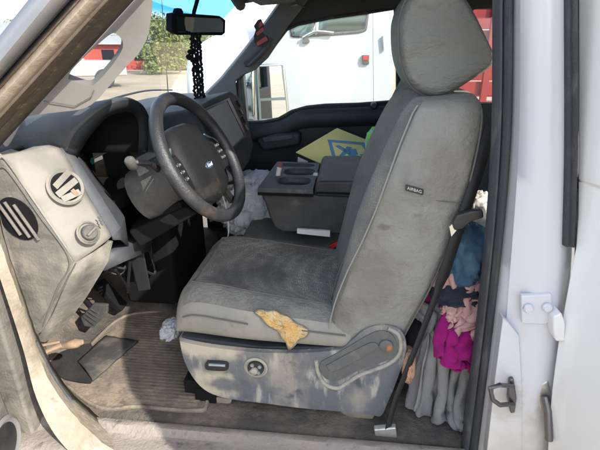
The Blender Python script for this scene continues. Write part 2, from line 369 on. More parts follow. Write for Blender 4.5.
# ---- dirt-caked hinge pillar (jamb) at the front of the door opening
la = smoothline([at(-30, 215, .90), at(-8, 255, .90), at(8, 300, .90), at(24, 350, .89), at(38, 400, .87), at(60, 440, .85), at(95, 470, .82), at(150, 490, .80)], 40)
lb = smoothline([at(-12, 205, .92), at(2, 250, .92), at(19, 300, .92), at(34, 348, .915), at(56, 392, .90), at(80, 422, .885), at(112, 449, .865), at(165, 472, .85)], 40)
lc = smoothline([at(-8, 200, .95), at(4, 245, .95), at(22, 300, .95), at(38, 347, .95), at(60, 387, .94), at(84, 414, .93), at(118, 440, .925), at(165, 455, .92)], 40)
ld = smoothline([at(-4, 200, 1.0), at(6, 245, 1.0), at(24, 300, 1.0), at(40, 342, 1.0), at(62, 382, .99), at(88, 408, .98), at(122, 434, .97), at(165, 448, .96)], 40)
l0 = [p + V((-.012, .05, 0)) for p in la]
wob = lambda L, k: [p + V((.002 * mnoise.noise(p * 25 + V((0, k, 0))), -.003 * mnoise.noise(p * 33 + V((k, 7, 0))), .005 * mnoise.noise(p * 40 + V((k, 0, 0))))) for p in L]
g = G().ribbons([l0, la, wob(lb, 1), wob(lc, 5), wob(ld, 9)]); g.build('hinge_pillar', m_jamb, truck, smooth=60, solid=.004)
g = G(); g.tube([p + V((.004, -.004, .004)) for p in lc[16:26]], .006, 8); g.build('jamb_seal', m_seal, truck)
g = G(); g.box((-1.15, .97, 1.0), (.5, .14, .85)); g.build('cowl_side', m_dusty, truck, bevel=.01)

# ---- near windshield pillar: painted and rubber steps in the door opening
def aline(x0, y0, x1, y1, Y, n=6):
    return [at(x0 + (x1 - x0) * t, y0 + (y1 - y0) * t, Y) for t in [-.45 + 1.75 * i / n for i in range(n + 1)]]
E0 = aline(0, 62, 51, 0, .86); E1 = aline(0, 76, 67, 0, .872); E1b = aline(0, 80, 71, 0, .905); E2 = aline(0, 85, 77, 0, .893); E3 = aline(0, 90, 81, 0, .90)
E3b = aline(0, 98, 89, 0, .893); E4 = aline(0, 109, 99, 0, .905); E4b = aline(0, 113, 103, 0, .93); E5 = aline(0, 119, 109, 0, .935); E6 = aline(0, 140, 127, 0, .985); E7 = [p + V((-.01, .04, 0)) for p in E6]
Em = [p + V((-.10, .10, .02)) for p in E0]; Em0 = [p + V((-.02, .012, .004)) for p in E0]
g = G().ribbons([Em, Em0, E0, E1], [0, 0, 0]); pa = g.build('windshield_pillar', m_greyp, truck, smooth=60, solid=.003)
g = G().ribbons([E1, E1b, E2]); g.build('pillar_seal', m_seal, pa, smooth=60, solid=.003)
g = G().ribbons([E2, E3]); g.build('pillar_flange', m_brown, pa, smooth=60, solid=.003)
g = G().ribbons([E3, E3b, E4, E4b, E5]); g.build('pillar_flange', m_tanp, pa, smooth=60, solid=.003)
g = G()
mid = [(a + b) / 2 for a, b in zip(E5, E6)]
n_out = V((.25, -1, .25)).normalized()
rail = [[a.lerp(c, t) + n_out * (.012 * math.sin(math.pi * t) ** .6 - (.006 if .42 < t < .58 else 0)) for a, c in zip(E5, E6)] for t in [0, .08, .2, .35, .43, .5, .57, .65, .8, .92, 1]]
g.ribbons(rail + [E7]); g.build('weather_strip', m_seal_tan, pa, smooth=60, solid=.003)
# interior trim with the grab handle opening
outer = [(0, 140), (62, 70), (126, -2), (151, -4), (150, 25), (147, 38), (139, 53), (126, 67), (111, 84), (96, 101), (82, 109), (60, 112), (30, 116), (22, 122), (8, 146)]
hole = [(68, 79), (71, 71), (80, 61), (96, 46), (108, 36), (114, 33), (119, 36), (123, 43), (121, 52), (110, 68), (97, 82), (90, 86), (78, 83)]
sm = lambda L, n, Y: [p for p in smoothline(ats(L + [L[0]], Y), n)[:-1]]
g = G(); g.plate(sm(outer, 60, 1.035), [sm(hole, 40, 1.035)], (-.025, .045, .01)); g.build('pillar_trim', m_pillartrim, pa, bevel=.011, seg=3)
g = G(); g.tube([at(44, 101, 1.03), at(75, 106, 1.03), at(91, 97, 1.03), at(94, 90, 1.03)], .0012, 6); g.build('trim_seam', m_piping, pa)
# body outside the pillar: cowl side and fender
def fender(u, v):
    x = -.98 - 1.45 * u; y = .80 + .45 * v ** 1.3; z = 1.27 + .07 * math.sin(v * 1.57) - .05 * u - (0.13 * (1 - v) ** 4)
    return V((x, y, z))
g = G()
g.grid(lambda u, v: V((-.96 - 1.5 * u, .82 + .93 * 2 * v, 1.16 - .05 * u * u + .13 * math.sin(math.pi * v) ** .6 - (.10 * max(0, u - .85) / .15))), 24, 28)
g.build('hood', m_paint, truck, smooth=60, solid=.01)
g = G(); g.plate([V((-2.46, .82, .55)), V((-2.46, .82, 1.04)), V((-1.7, .82, 1.15)), V((-.98, .82, 1.17)), V((-.98, .82, .45)), V((-1.2, .82, .45))] + [V((-1.72 + .42 * math.cos(a), .82, .52 + .42 * math.sin(a))) for a in [i * .314 for i in range(1, 10)]] + [V((-2.2, .82, .5))], [], (0, .04, 0))
g.build('front_fender', m_paint, truck, bevel=.01)
g = G(); g.plate([V((-2.46, 2.70, .55)), V((-2.46, 2.70, 1.04)), V((-.98, 2.70, 1.17)), V((-.98, 2.70, .45))], [], (0, -.04, 0)); g.build('front_fender', m_paint, truck, bevel=.01)
for yy in (.83, 2.43):
    g = G(); g.lathe((-1.72, yy, .40), (0, 1, 0), [(.22, 0), (.36, 0), (.40, .04), (.40, .20), (.36, .24), (.1, .24)], 28); w = g.build('wheel', m_seal, truck)
    g = G(); g.lathe((-1.72, yy + (.015 if yy < 1 else .235), .40), (0, 1, 0), [(.05, -.012), (.21, -.01), (.225, 0), (.225, .01), (.05, .012)], 28); g.build('rim', m_silver, w)
for k, (a, b) in enumerate((((-1.02, 1.15, 1.292), (-1.06, 1.85, 1.325)), ((-1.03, 1.75, 1.30), (-1.09, 2.45, 1.30)))):
    g = G(); a, b = V(a), V(b); g.tube([a, a.lerp(b, .5) + V((0, 0, .025)), b], [.008, .006, .004], 8); g.build('wiper', m_black, truck)
g = G(); g.tube(smoothline([atx(104, 102, -1.20), atx(124, 95.5, -1.24), atx(148, 90.5, -1.28), atx(172, 90, -1.30)], 12), .006, 6); g.build('wiper', m_black, truck)
g = G(); b0 = at(168, 92, 2.62); b1 = at(160, -25, 2.66); g.tube([b0, b0.lerp(b1, .5), b1], [.003, .0022, .0015], 6); g.build('antenna', m_black, truck)

# ---- windshield, far pillar, roof
wl0, wl1 = V((-.98, .96, 1.36)), V((-.43, 1.04, 1.90))
def wind_f(u, v):
    bow = .17 * (1 - (2 * v - 1) ** 2)
    b = V((-1.10 - bow, .93 + 1.64 * v, 1.36)); t = V((-.52 - bow * .45, .99 + 1.52 * v, 1.95))
    return b.lerp(t, u) + V((-.02, 0, .02)) * math.sin(math.pi * u)
g = G().grid(wind_f, 14, 24); g.build('windshield', m_wind, truck, smooth=80)
fp_out = [(186, 104), (205, 95), (222, 78), (245, 50), (268, 20), (284, -2), (310, -2), (300, 12), (288, 27), (275, 46), (266, 60), (256, 70), (244, 75), (236, 81), (238, 104), (240, 124), (215, 124), (200, 118)]
g = G(); g.plate(ats(fp_out, 2.47), [], (-.03, .07, 0)); pf = g.build('windshield_pillar', m_fartrim, truck, bevel=.008)
g = G(); g.prism(ats([(244, 62), (252, 57), (263, 46), (268, 42), (269, 47), (262, 57), (251, 66), (246, 67)], 2.466), (0, -.02, 0)); h_ = g.build('grab_handle', m_black, pf, bevel=.004)
g = G(); g.tube(ats([(248, 66), (258, 57), (268, 46), (272, 38)], 2.445), .009, 8); g.build('handle_bar', m_bezel, h_)
def roof_f(u, v):
    x = -.58 + 2.26 * u; y = .97 + 1.56 * v
    return V((x, y, 1.915 + .07 * math.sin(math.pi * v) ** .5 + .035 * math.sin(math.pi * min(1, u * 1.6 + .1)) - .03 * (1 - u) ** 6))
g = G().grid(roof_f, 20, 20); g.build('roof_lining', m_headliner, truck, smooth=60, solid=.015)
g = G().grid(lambda u, v: roof_f(u, v) + V((0, 0, .035)), 20, 20); g.build('roof_skin', m_paint, truck, smooth=60, solid=.01, solid_off=1)
# header rail with the tint band edge, sun visors and map light
g = G(); g.tube([roof_f(0, v / 12) + V((.0, 0, -.012)) for v in range(13)], .028, 8); g.build('header_rail', m_headliner, truck)
for y0, y1 in ((1.08, 1.60), (1.92, 2.40)):
    g = G(); g.box((-.36, (y0 + y1) / 2, 1.888), (.19, y1 - y0, .022), Matrix.Rotation(R(-4), 3, 'Y')); g.build('sun_visor', m_fartrim, truck, bevel=.009, seg=3)
vq = [atz(277, 10, 1.873), atz(297, 4, 1.873), atz(312, 9, 1.873), atz(288, 17, 1.873)]
g = G(); g.prism(vq, (0, 0, -.004)); g.build('visor_label', m_greyp, truck)
g = G(); g.box((-.28, 1.75, 1.90), (.20, .22, .05)); ov = g.build('overhead_console', m_fartrim, truck, bevel=.015)
for yy in (1.70, 1.80):
    g = G(); g.box((-.26, yy, 1.872), (.05, .05, .01)); g.build('map_light', m_offwhite, ov, bevel=.003)

# ---- passenger side: doors, windows
wy = 2.53
win = [(238, 80), (244, 73), (256, 67), (266, 58), (274, 46), (286, 30), (298, 24.5), (330, 18), (365, 13), (395, 9), (397, 60), (397, 101), (360, 104), (325, 105), (306, 107), (292, 111), (278, 119), (262, 122), (240, 123)]
W = [V((p.x, wy, p.z)) for p in ats(win, wy)]
top = 1.94
outerp = [V((-.86, wy, .56)), V((-.86, wy, 1.36)), V((-.62, wy, 1.50)), V((-.30, wy, top)), V((.42, wy, top)), V((.42, wy, .56))]
g = G(); g.plate(outerp, [W], (0, .07, 0)); dp = g.build('passenger_door', m_doorcard, truck, bevel=.008)
g = G(); g.prism([p + V((0, .035, 0)) for p in W], (0, .004, 0)); g.build('window', m_glass, dp, smooth=0)
g = G(); g.plate([p + V((0, .072, 0)) for p in outerp], [[p + V((0, .072, 0)) for p in W]], (0, .015, 0)); g.build('door_skin', m_paint, dp)
g = G(); g.tube([p + V((0, -.004, 0)) for p in W], .008, 8, closed=True); g.build('window_seal', m_seal, dp)
# door card: upper roll, armrest, pull, pocket
g = G()
roll = smoothline([at(244, 126, 2.50), at(262, 126, 2.50), at(282, 122, 2.50), at(296, 114, 2.50), at(312, 111, 2.50), at(340, 110, 2.5), at(400, 107, 2.5)], 24)
g.loft([[p + V((0, .04, .012)), p + V((0, .0, .01)), p + V((0, -.02, -.012)), p + V((0, -.022, -.05)), p + V((0, .0, -.09)), p + V((0, .04, -.10))] for p in roll]); g.build('belt_pad', m_doorcard, dp, smooth=60)
g = G(); ar = ats([(255, 140), (275, 134), (300, 133), (300, 146), (262, 152)], 2.44); g.prism(ar, (0, .10, 0)); g.build('armrest', m_doorcard, dp, bevel=.02, seg=3)
g = G(); g.prism(ats([(262, 138), (292, 135), (293, 139), (264, 143)], 2.43), (0, .03, 0)); g.build('door_pull', m_bezel, dp, bevel=.004)
g = G(); g.lathe(at(374, 106, 2.48), (0, 1, 0), [(.012, -.008), (.018, 0), (.02, .03)], 12); g.build('lock_knob', m_black, dp)
# rear passenger door
rw = [V((.56, wy, 1.40)), V((.56, wy, 1.80)), V((.62, wy, 1.86)), V((1.20, wy, 1.86)), V((1.32, wy, 1.76)), V((1.34, wy, 1.40))]
ro = [V((.44, wy, .56)), V((.44, wy, top)), V((1.66, wy, top)), V((1.66, wy, .56))]
g = G(); g.plate(ro, [rw], (0, .08, 0)); rd = g.build('rear_passenger_door', m_doorcard, truck, bevel=.008)
g = G(); g.prism([p + V((0, .04, 0)) for p in rw], (0, .004, 0)); g.build('window', m_rearclear, rd, smooth=0)
g = G(); g.box((.43, wy + .0, 1.68), (.085, .09, .56)); g.build('passenger_pillar', m_fartrim, truck, bevel=.012)
# cab back wall with window
g = G(); bx = 1.62
g.plate([V((bx, .95, .5)), V((bx, 2.6, .5)), V((bx, 2.55, 1.95)), V((bx, 1.0, 1.95))], [[V((bx, 1.2, 1.42)), V((bx, 2.3, 1.42)), V((bx, 2.3, 1.82)), V((bx, 1.2, 1.82))]], (.05, 0, 0)); bw = g.build('cab_back', m_doorcard, truck)
g = G(); g.prism([V((bx + .02, 1.2, 1.42)), V((bx + .02, 2.3, 1.42)), V((bx + .02, 2.3, 1.82)), V((bx + .02, 1.2, 1.82))], (.004, 0, 0)); g.build('window', m_tint, bw, smooth=0)
# tow mirror on the passenger door
mnr = V((.735, -.675, .03)).normalized(); mpl = at(272, 90, 2.80); mm = lambda L: [atpl(a, b, mpl, mnr) for a, b in L]
g = G(); g.plate([p - mnr * .012 for p in mm([(254, 68), (258, 64), (283, 63.5), (287, 68), (292, 118), (289, 123), (260, 124), (255, 118)])], [], (-.10, .02, .0)); mr_ = g.build('towing_mirror', m_chrome, truck, bevel=.012, seg=3)
g = G(); g.prism(mm([(258, 67), (281, 66), (285, 97), (260, 98.5)]), -mnr * .003); g.build('mirror_glass', m_mirror, mr_, smooth=0)
g = G(); g.prism(mm([(260.5, 101), (285.5, 100), (287, 117), (261.5, 119)]), -mnr * .003); g.build('mirror_glass', m_mirror, mr_, smooth=0)
g = G(); g.plate(mm([(257, 66), (283, 65), (288, 119), (259.5, 120.5)]), [mm([(258, 67), (281, 66), (285, 97), (260, 98.5)]), mm([(260.5, 101), (285.5, 100), (287, 117), (261.5, 119)])], -mnr * .01); g.build('mirror_bezel', m_silver, mr_)
for yy in (84, 108):
    g = G(); g.tube([at(236, yy + 3, 2.62), at(246, yy, 2.72), at(258, yy, 2.86)], .022, 10); g.build('mirror_arm', m_chrome, mr_)
g = G(); g.prism(ats([(236, 78), (244, 74), (248, 120), (240, 124)], 2.60), (0, .04, 0)); g.build('mirror_mount', m_silver, mr_, bevel=.006)

# ---- B pillar at the right, with seals, striker, hinge
SX = lambda pts, Y, n=40: smoothline([at(a, b, Y) for a, b in pts], n)
s_in = [(494, -40), (493, 0), (491, 150), (479, 300), (457, 480)]
s_mid = [(502, -40), (501, 0), (499, 150), (487, 300), (465, 480)]
s_out = [(514, -40), (513, 0), (510, 150), (496, 300), (474, 480)]
pc1, pc2, pc3, pc4 = [(524, -40), (523, 0), (521, 150), (510, 300), (496, 480)], [(543, -40), (543, 0), (540, 150), (536, 300), (529, 480)], [(562, -40), (562, 0), (561, 150), (556, 300), (548, 480)], [(568, -40), (568, 0), (569, 150), (566, 300), (556, 480)]
g = G().ribbons([SX(s_out, .955), SX(pc1, .935), [p + V((0, .008, 0)) for p in SX(pc1, .918)], SX(pc2, .897), SX(pc3, .90), SX(pc4, .93), [p + V((.04, .06, 0)) for p in SX(pc4, .95)]])
bp = g.build('door_pillar', m_pillar_paint, truck, smooth=80, solid=.004)
g = G(); pi_ = [at(q[0] + 9, q[1], .99) for q in ((494, -60), (493, 0), (491, 150), (479, 300), (457, 480))]; g.plate(pi_ + [V((.52, .99, pi_[-1].z)), V((.50, .99, pi_[0].z))], [], (.012, .05, 0)); g.build('pillar_trim', m_fartrim, bp)
g = G(); rings = []
a_, b_, c_ = SX(s_in, .985, 60), SX(s_mid, .965, 60), SX(s_out, .955, 60)
for a, b, c in zip(a_, b_, c_):
    d = (c - a); n = V((-.15, -1, 0)).normalized(); rings.append([a.lerp(c, t) + n * h for t, h in ((0, -.01), (0, .008), (.12, .016), (.3, .019), (.42, .016), (.47, .006), (.52, .006), (.57, .015), (.75, .017), (.9, .012), (1, .004), (1, -.01))])
g.loft(rings); g.build('door_seal', m_seal, bp, smooth=50)
g = G(); ps = SX([(571, -30), (571, 0), (571.5, 150), (569, 246)], .90, 30)
g.loft([[p + V((x, y, 0)) for x, y in ((-.011, .03), (-.011, 0), (-.006, -.008), (0, -.003), (.006, -.009), (.012, 0), (.012, .03))] for p in ps]); g.build('rear_door_seal', m_seal, bp, smooth=50)
# lower raised landing for the striker and the rear recess
g = G(); g.plate(ats([(503, 318), (508, 322), (519, 336), (522, 380), (522, 460), (486, 460), (495, 380)], .90), [], (0, .03, 0)); g.build('striker_landing', m_pillar_paint, bp, bevel=.012, seg=3)
g = G(); st = at(513, 397, .895)
g.plate(ats([(510, 380), (514, 379), (517, 398), (515, 413), (511, 414), (508, 398)], .888), [], (0, .012, 0)); sk = g.build('door_striker', m_dmetal, bp, bevel=.003)
g = G(); g.tube([at(513, 386, .885), at(500, 385, .85), at(490, 388, .845), at(493, 400, .845), at(500, 405, .85), at(513, 404, .885)], .0055, 10); g.build('striker_loop', m_dmetal, sk)
g = G(); g.plate(ats([(521, 296), (552, 294), (553, 322), (545, 325), (522, 324)], .888), [], (0, .014, 0)); hg = g.build('door_hinge', m_pillar_paint, bp, bevel=.004)
for qx, qy in ((528, 308), (547, 307)):
    g = G(); g.lathe(at(qx, qy, .886), (0, -1, 0), [(.011, 0), (.011, .004), (.008, .008), (.0, .009)], 12); g.build('bolt', m_pillar_paint, hg)
g = G(); g.plate(ats([(553, 317), (562, 313), (566, 324), (565, 342), (556, 342), (553, 332)], .862), [], (0, .05, 0)); g.build('hinge_knuckle', m_paint, hg, bevel=.005)
g = G(); g.plate(ats([(541, 384), (549, 380), (552, 392), (549, 408), (540, 412), (537, 400)], .895), [], (0, .02, 0)); ck = g.build('door_check', m_metal, bp, bevel=.006)
g = G(); g.tube([at(545, 396, .885), at(548, 410, .87), at(549, 440, .85)], .009, 10); g.build('check_arm', m_dmetal, ck)

# ---- doors on this side, swung open
def door(name, H, ang, outer, win, thick, lbl, glassmat, skin, card):
    d = V((math.cos(ang), -math.sin(ang), 0)); n = V((math.sin(ang), math.cos(ang), 0))     # n: inner side
    L = lambda pts, off: [V((H[0], H[1], 0)) + d * a + V((0, 0, z)) + n * off for a, z in pts]
    g = G(); g.plate(L(outer, -thick), [L(win, -thick)], n * (thick * .45)); r = g.build(name, skin, truck, bevel=.012, seg=3); r['label'] = lbl
    g = G(); g.plate(L(outer, -thick * .53), [L(win, -thick * .53)], n * (thick * .53)); g.build('door_card', card, r, bevel=.01)
    g = G(); g.prism(L(win, -thick * .5), n * .004); g.build('window', glassmat, r, smooth=0)
    return r, d, n, L
fo = [(-.02, .52), (.0, 1.0), (-.02, 1.40), (.42, 1.88), (.52, 1.93), (1.14, 1.93), (1.16, 1.40), (1.15, .52)]
fw = [(.16, 1.42), (.47, 1.80), (.56, 1.86), (1.06, 1.86), (1.08, 1.42)]
FH = (-.905, .845); FA = R(78)
fd, dd, dn, dL = door('driver_door', FH, FA, fo, fw, .13, 'driver door swung wide open, dusty inside', m_glass, m_paint, m_dusty)
q = atpl(3, 445, V((FH[0], FH[1], 0)), dn)
g = G(); g.lathe(q, dn, [(.074, 0), (.077, .006), (.068, .012), (.060, .006), (.02, .002)], 32); spk = g.build('speaker_ring', m_greyp, fd)
g = G(); g.lathe(q, dn, [(.058, .0), (.058, .006), (.03, .012), (.0, .013)], 32); g.build('speaker_grille', m_black, spk)
g = G(); e = [atpl(8, 330, V((FH[0], FH[1], 0)), dn), atpl(26, 385, V((FH[0], FH[1], 0)), dn), atpl(40, 440, V((FH[0], FH[1], 0)), dn), atpl(46, 470, V((FH[0], FH[1], 0)), dn)]
g.tube([p + dn * .004 for p in e], .008, 8); g.build('door_seal', m_seal_tan, fd)
RA = R(74); rdd = V((math.cos(RA), -math.sin(RA), 0)); rdn = V((math.sin(RA), math.cos(RA), 0))
red = sorted([at(*q) for q in ((578, -60, .95), (578, 0, .94), (578, 120, .92), (577, 238, .90), (572, 262, .892), (565, 300, .885), (557, 345, .88), (550, 400, .872), (546, 470, .866), (543, 520, .86))], key=lambda p: p.z)
def redge(z):
    for p, q in zip(red, red[1:]):
        if z <= q.z or q is red[-1]: return p.lerp(q, (z - p.z) / (q.z - p.z))
def rpt(a, z, off=0): 
    p = redge(z) + rdd * a + rdn * off - rdn * .03 * math.sin(math.pi * min(1, max(0, a))) ; return V((p.x, p.y, z))
zs = [red[0].z + (1.93 - red[0].z) * i / 20 for i in range(21)]
rou = [(0, z) for z in zs] + [(.2, 1.935), (.5, 1.935), (.80, 1.93), (.95, 1.86)] + [(1.0, z) for z in (1.7, 1.4, 1.1, .8, zs[0])] + [(.75, zs[0]), (.5, zs[0]), (.25, zs[0])]
rwi = [(.10, 1.44), (.10, 1.6), (.10, 1.85), (.45, 1.855), (.80, 1.85), (.90, 1.78), (.93, 1.44), (.5, 1.44)]
L3 = lambda pts, off: [rpt(a, z, off) for a, z in pts]
g = G(); g.plate(L3(rou, 0), [L3(rwi, 0)], rdn * .03); rdoor = g.build('rear_driver_door', m_door_paint, truck, bevel=.008, seg=3, smooth=80); rdoor['label'] = 'rear driver side door standing open, bright white paint'
g = G(); g.plate(L3(rou, .032), [L3(rwi, .032)], rdn * .07); g.build('door_card', m_doorcard, rdoor, bevel=.01)
g = G(); g.prism(L3(rwi, .028), rdn * .004); g.build('window', m_tint, rdoor, smooth=0)

# ================================================================== dashboard
dash = empty('dashboard', (-.8, 1.75, 1.3), parent=truck)
pxs = lambda L: [at(*q) for q in L]
# body of the dash at the driver's end: end panel / outer trim / knee panel
e1 = smoothline(pxs([(-4, 158, 1.0), (5, 160, 1.0), (40, 211, 1.0), (75, 262, 1.0)]), 10)
e2 = smoothline(pxs([(34, 146, 1.13), (60, 148, 1.13), (86, 192, 1.13), (112, 236, 1.13)]), 10)
# end panel (faces the door)
endp = [(-12, 156), (3, 160), (75, 262), (62, 292), (45, 330), (28, 343), (14, 322), (2, 292), (-14, 250), (-24, 200)]
g = G(); g.plate(ats(endp, 1.0), [], (-.02, .10, 0)); de = g.build('end_panel', m_dusty, dash, bevel=.008)
g = G(); g.tube([p + V((.0, -.003, 0)) for p in smoothline(pxs([(-14, 166, 1.0), (0, 167, 1.0), (10, 172, 1.0), (40, 215, 1.0), (70, 259, 1.0), (58, 288, 1.0), (44, 325, 1.0)]), 30)], .0022, 6); g.build('panel_seam', m_piping, de)
# louvred side vent (dark slot recess with slats)
vc = at(18, 219, .998)
cx, cz = vc.x, vc.z
def ell(rx, rz, rot, y, n=28, c=(cx, cz)):
    return [V((c[0] + rx * math.cos(t) * math.cos(rot) - rz * math.sin(t) * math.sin(rot), y, c[1] + rx * math.cos(t) * math.sin(rot) + rz * math.sin(t) * math.cos(rot))) for t in [i * 2 * math.pi / n for i in range(n)]]
g = G(); g.prism(ell(.050, .062, R(25), .9965), (0, .003, 0)); sv = g.build('side_vent', m_deep, de)
for k in range(-2, 3):
    a = V((cx + k * .020 - .0, .994, cz + .062 * math.sqrt(max(.1, 1 - (k / 2.6) ** 2)))); b = V((cx + k * .020 + .035, .994, cz - .052 * math.sqrt(max(.1, 1 - (k / 2.6) ** 2))))
    if k in (-1, 0, 1): 
        a = V((cx + k * .024 - .022, .993, cz + .048 - k * .006)); b = V((cx + k * .024 + .024, .993, cz - .050 - k * .006))
        g = G(); g.tube([a, b], .0042, 8); g.build('vent_slat', m_dusty, sv)
# outer trim strip (carries the round vent and headlight switch)
g = G()
A = [p for p in e1]; B = [p for p in e2]
def strip(u, v): 
    i = u * 9; k = min(int(i), 8); f = i - k
    a = A[k].lerp(A[k + 1], f); b = B[k].lerp(B[k + 1], f)
    return a.lerp(b, v) + V((.5, -.5, 0)) * (.012 * math.sin(math.pi * v) ** .7)
g.grid(strip, 24, 8)
g.ribbons([[strip(i / 10, 0) for i in range(11)], [strip(i / 10, 0) + V((-.06, .05, 0)) for i in range(11)]])
bot = [A[-1], B[-1]]
ot = g.build('outer_trim', m_cream, dash, smooth=50, solid=.006, solid_off=-1)
# top surface between the pillar and the trim
g = G(); topl = pxs([(-20, 150, 1.0), (0, 156, 1.0), (30, 146.5, 1.08), (60, 147.5, 1.13)])
def frame_at(P, nrm):
    nrm = V(nrm).normalized(); x = V((0, 0, 1)).cross(nrm).normalized(); return nrm, x, nrm.cross(x)
tn, tx, ty = frame_at(None, ((A[5] - B[5]).cross(A[0] - A[9])))
if tn.y > 0: tn, tx = -tn, -tx
P0 = strip(.40, .52) + tn * .003
tp = lambda px, py: atpl(px, py, P0, tn)
vc = tp(65.5, 187)
g = G(); g.lathe(vc, tn, [(.046, -.003), (.051, .003), (.046, .008), (.040, .004), (.039, -.002)], 36); av = g.build('air_vent', m_cream, ot)
g = G(); g.lathe(vc, tn, [(.040, -.001), (.040, .0015), (.0, .0015)], 32); g.build('vent_well', m_deep, av)
u_ = (tp(50, 173) - tp(78, 200)).normalized(); w_ = tn.cross(u_)
for k, (o_, wd, rot) in enumerate(((.022, .030, .25), (-.003, .034, .1), (-.027, .026, -.15))):
    c = vc + w_ * 0 + (tp(58, 173) - tp(73, 201)).normalized() * o_ + tn * .006
    sl = (tp(80, 178) - tp(52, 196)).normalized()
    rm = Matrix((sl, tn.cross(sl), tn)).transposed() @ Matrix.Rotation(rot * 1.3, 3, 'X') @ Matrix.Rotation(rot, 3, 'Z')
    g = G(); g.box(c, (wd * 2.1, .0175, .003), rm); g.build('vent_slat', m_cream, av, bevel=.001)
g = G(); g.box(vc + (tp(58, 173) - tp(73, 201)).normalized() * -.026 + tn * .008 + (tp(80, 178) - tp(52, 196)).normalized() * .012, (.022, .012, .003), Matrix((u_, w_, tn)).transposed()); g.build('broken_louvre', m_tan, av, bevel=.001)
sc_ = tp(88, 233)
g = G(); g.lathe(sc_, tn, [(.030, -.004), (.033, .003), (.029, .006), (.026, .001), (.0, .001)], 28); sw = g.build('headlight_switch', m_dusty, ot)
g = G(); g.lathe(sc_, tn, [(.021, .001), (.021, .012), (.018, .016), (.0, .016)], 20); sk_ = g.build('switch_knob', m_column, sw)
g = G(); g.box(sc_ + tn * .02, (.006, .034, .012), Matrix((u_, w_, tn)).transposed()); g.build('knob_grip', m_dusty, sk_, bevel=.002)
g = G()
for k in range(3): g.box(tp(99 + k * 1.4, 218 + k * 3), (.010, .004, .002), Matrix((u_, w_, tn)).transposed())
g.build('switch_icons', m_bezel, ot)
# fold edge below the trim, knee panel running across under the column
g = G()
k0 = pxs([(60, 255, 1.02), (75, 262, 1.0), (92, 254, 1.07), (113, 238, 1.13)])
kA = pxs([(75, 262, 1.0), (94, 252.5, 1.07), (113, 241, 1.13)])
kB = pxs([(67, 284, 1.0), (86, 276, 1.06), (108, 262, 1.12)])
kC = pxs([(54, 314, 1.0), (66, 310, 1.04), (86, 298, 1.09)])
kD = pxs([(37, 341, 1.0), (45, 342.5, 1.015), (62, 330, 1.06)])
g.ribbons([kA, kB, kC, kD, [p + V((-.20, .02, .02)) for p in kD]]); g.ribbons([[kA[2], kB[2], kC[2], kD[2]], [p + V((-.16, .05, .0)) for p in (kA[2], kB[2], kC[2], kD[2])]])
g.build('knee_panel', m_dusty, dash, smooth=22, solid=.006, solid_off=-1)
lr0 = pxs([(108, 256, 1.16), (128, 246, 1.26), (152, 234, 1.38)]); lr1 = pxs([(104, 270, 1.16), (126, 260, 1.26), (150, 250, 1.38)])
g = G().ribbons([[p + V((-.08, .02, .01)) for p in lr0], lr0, lr1, [p + V((-.12, .02, 0)) for p in lr1]]); g.build('lower_rail', m_bezel, dash, smooth=30, solid=.006)
g = G(); g.tube([at(40, 322, .997), at(62, 290, .997), at(76, 263, .995)], .0018, 6); g.tube([at(47, 312, 1.0), at(70, 290, 1.03), at(104, 262, 1.11)], .0012, 6); g.build('panel_seam', m_piping, dash)
# bezel flank between trim and cluster
fA = pxs([(60, 148, 1.13), (86, 192, 1.13), (112, 236, 1.13), (113, 240, 1.13)])
fB = pxs([(68, 146, 1.17), (96, 190, 1.17), (120, 228, 1.18), (121, 240, 1.18)])
fC = pxs([(74, 152, 1.22), (98, 186, 1.25), (124, 218, 1.25), (128, 246, 1.25)])
fD = [p + V((-.08, .12, 0)) for p in fC]
g = G().ribbons([fA, fB, fC, fD]); g.build('cluster_flank', m_bezel, dash, smooth=24, solid=.005)
# instrument hood
ho = smoothline(pxs([(62, 150, 1.14), (70, 132, 1.14), (84, 117, 1.16), (102, 104, 1.20), (120, 98, 1.28), (134, 100, 1.40), (143, 110, 1.48), (147, 126, 1.50), (147, 150, 1.50)]), 30)
hi_ = smoothline(pxs([(76, 160, 1.18), (84, 144, 1.19), (95, 129, 1.20), (107, 117, 1.23), (120, 112, 1.29), (130, 112, 1.39), (137, 119, 1.45), (139, 131, 1.46), (138, 152, 1.46)]), 30)
ho2 = [p + V((.012, 0, -.006)) for p in ho]
hb = [V((-1.12, p.y, min(p.z - .02, 1.44 + .03 * math.sin((p.y - 1.1) * 7)))) for p in ho]
hin = [V((-.98, p.y, p.z - .01)) for p in hi_]
g = G().ribbons([hb, ho, ho2]); hd = g.build('instrument_hood', m_dashtop, dash, smooth=50, solid=.004)
g = G().ribbons([ho2, hi_]); g.build('hood_lip', m_dash, hd, smooth=50, solid=.004)
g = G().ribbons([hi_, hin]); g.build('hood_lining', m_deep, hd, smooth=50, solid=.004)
g = G(); g.box((-.96, 1.34, 1.33), (.02, .42, .36)); ic = g.build('instrument_cluster', m_deep, dash)
for (yy, zz, rr) in ((1.27, 1.36, .06), (1.43, 1.36, .06)):
    g = G(); g.lathe((-.945, yy, zz), (1, 0, 0), [(rr, 0), (rr, .004), (rr - .004, .006), (rr - .006, .002), (0, .002)], 28); g.build('gauge', m_black, ic)
g = G(); qq = atx(92, 161, -.93); g.lathe(qq, (1, 0, 0), [(.012, 0), (.012, .003), (0, .003)], 12); g.build('teal_gauge', M('teal_plastic', (.02, .16, .15), .4), ic)
g = G(); g.box((-.88, 1.36, 1.19), (.26, .44, .05)); g.build('cluster_shelf', m_deep, dash, bevel=.01)
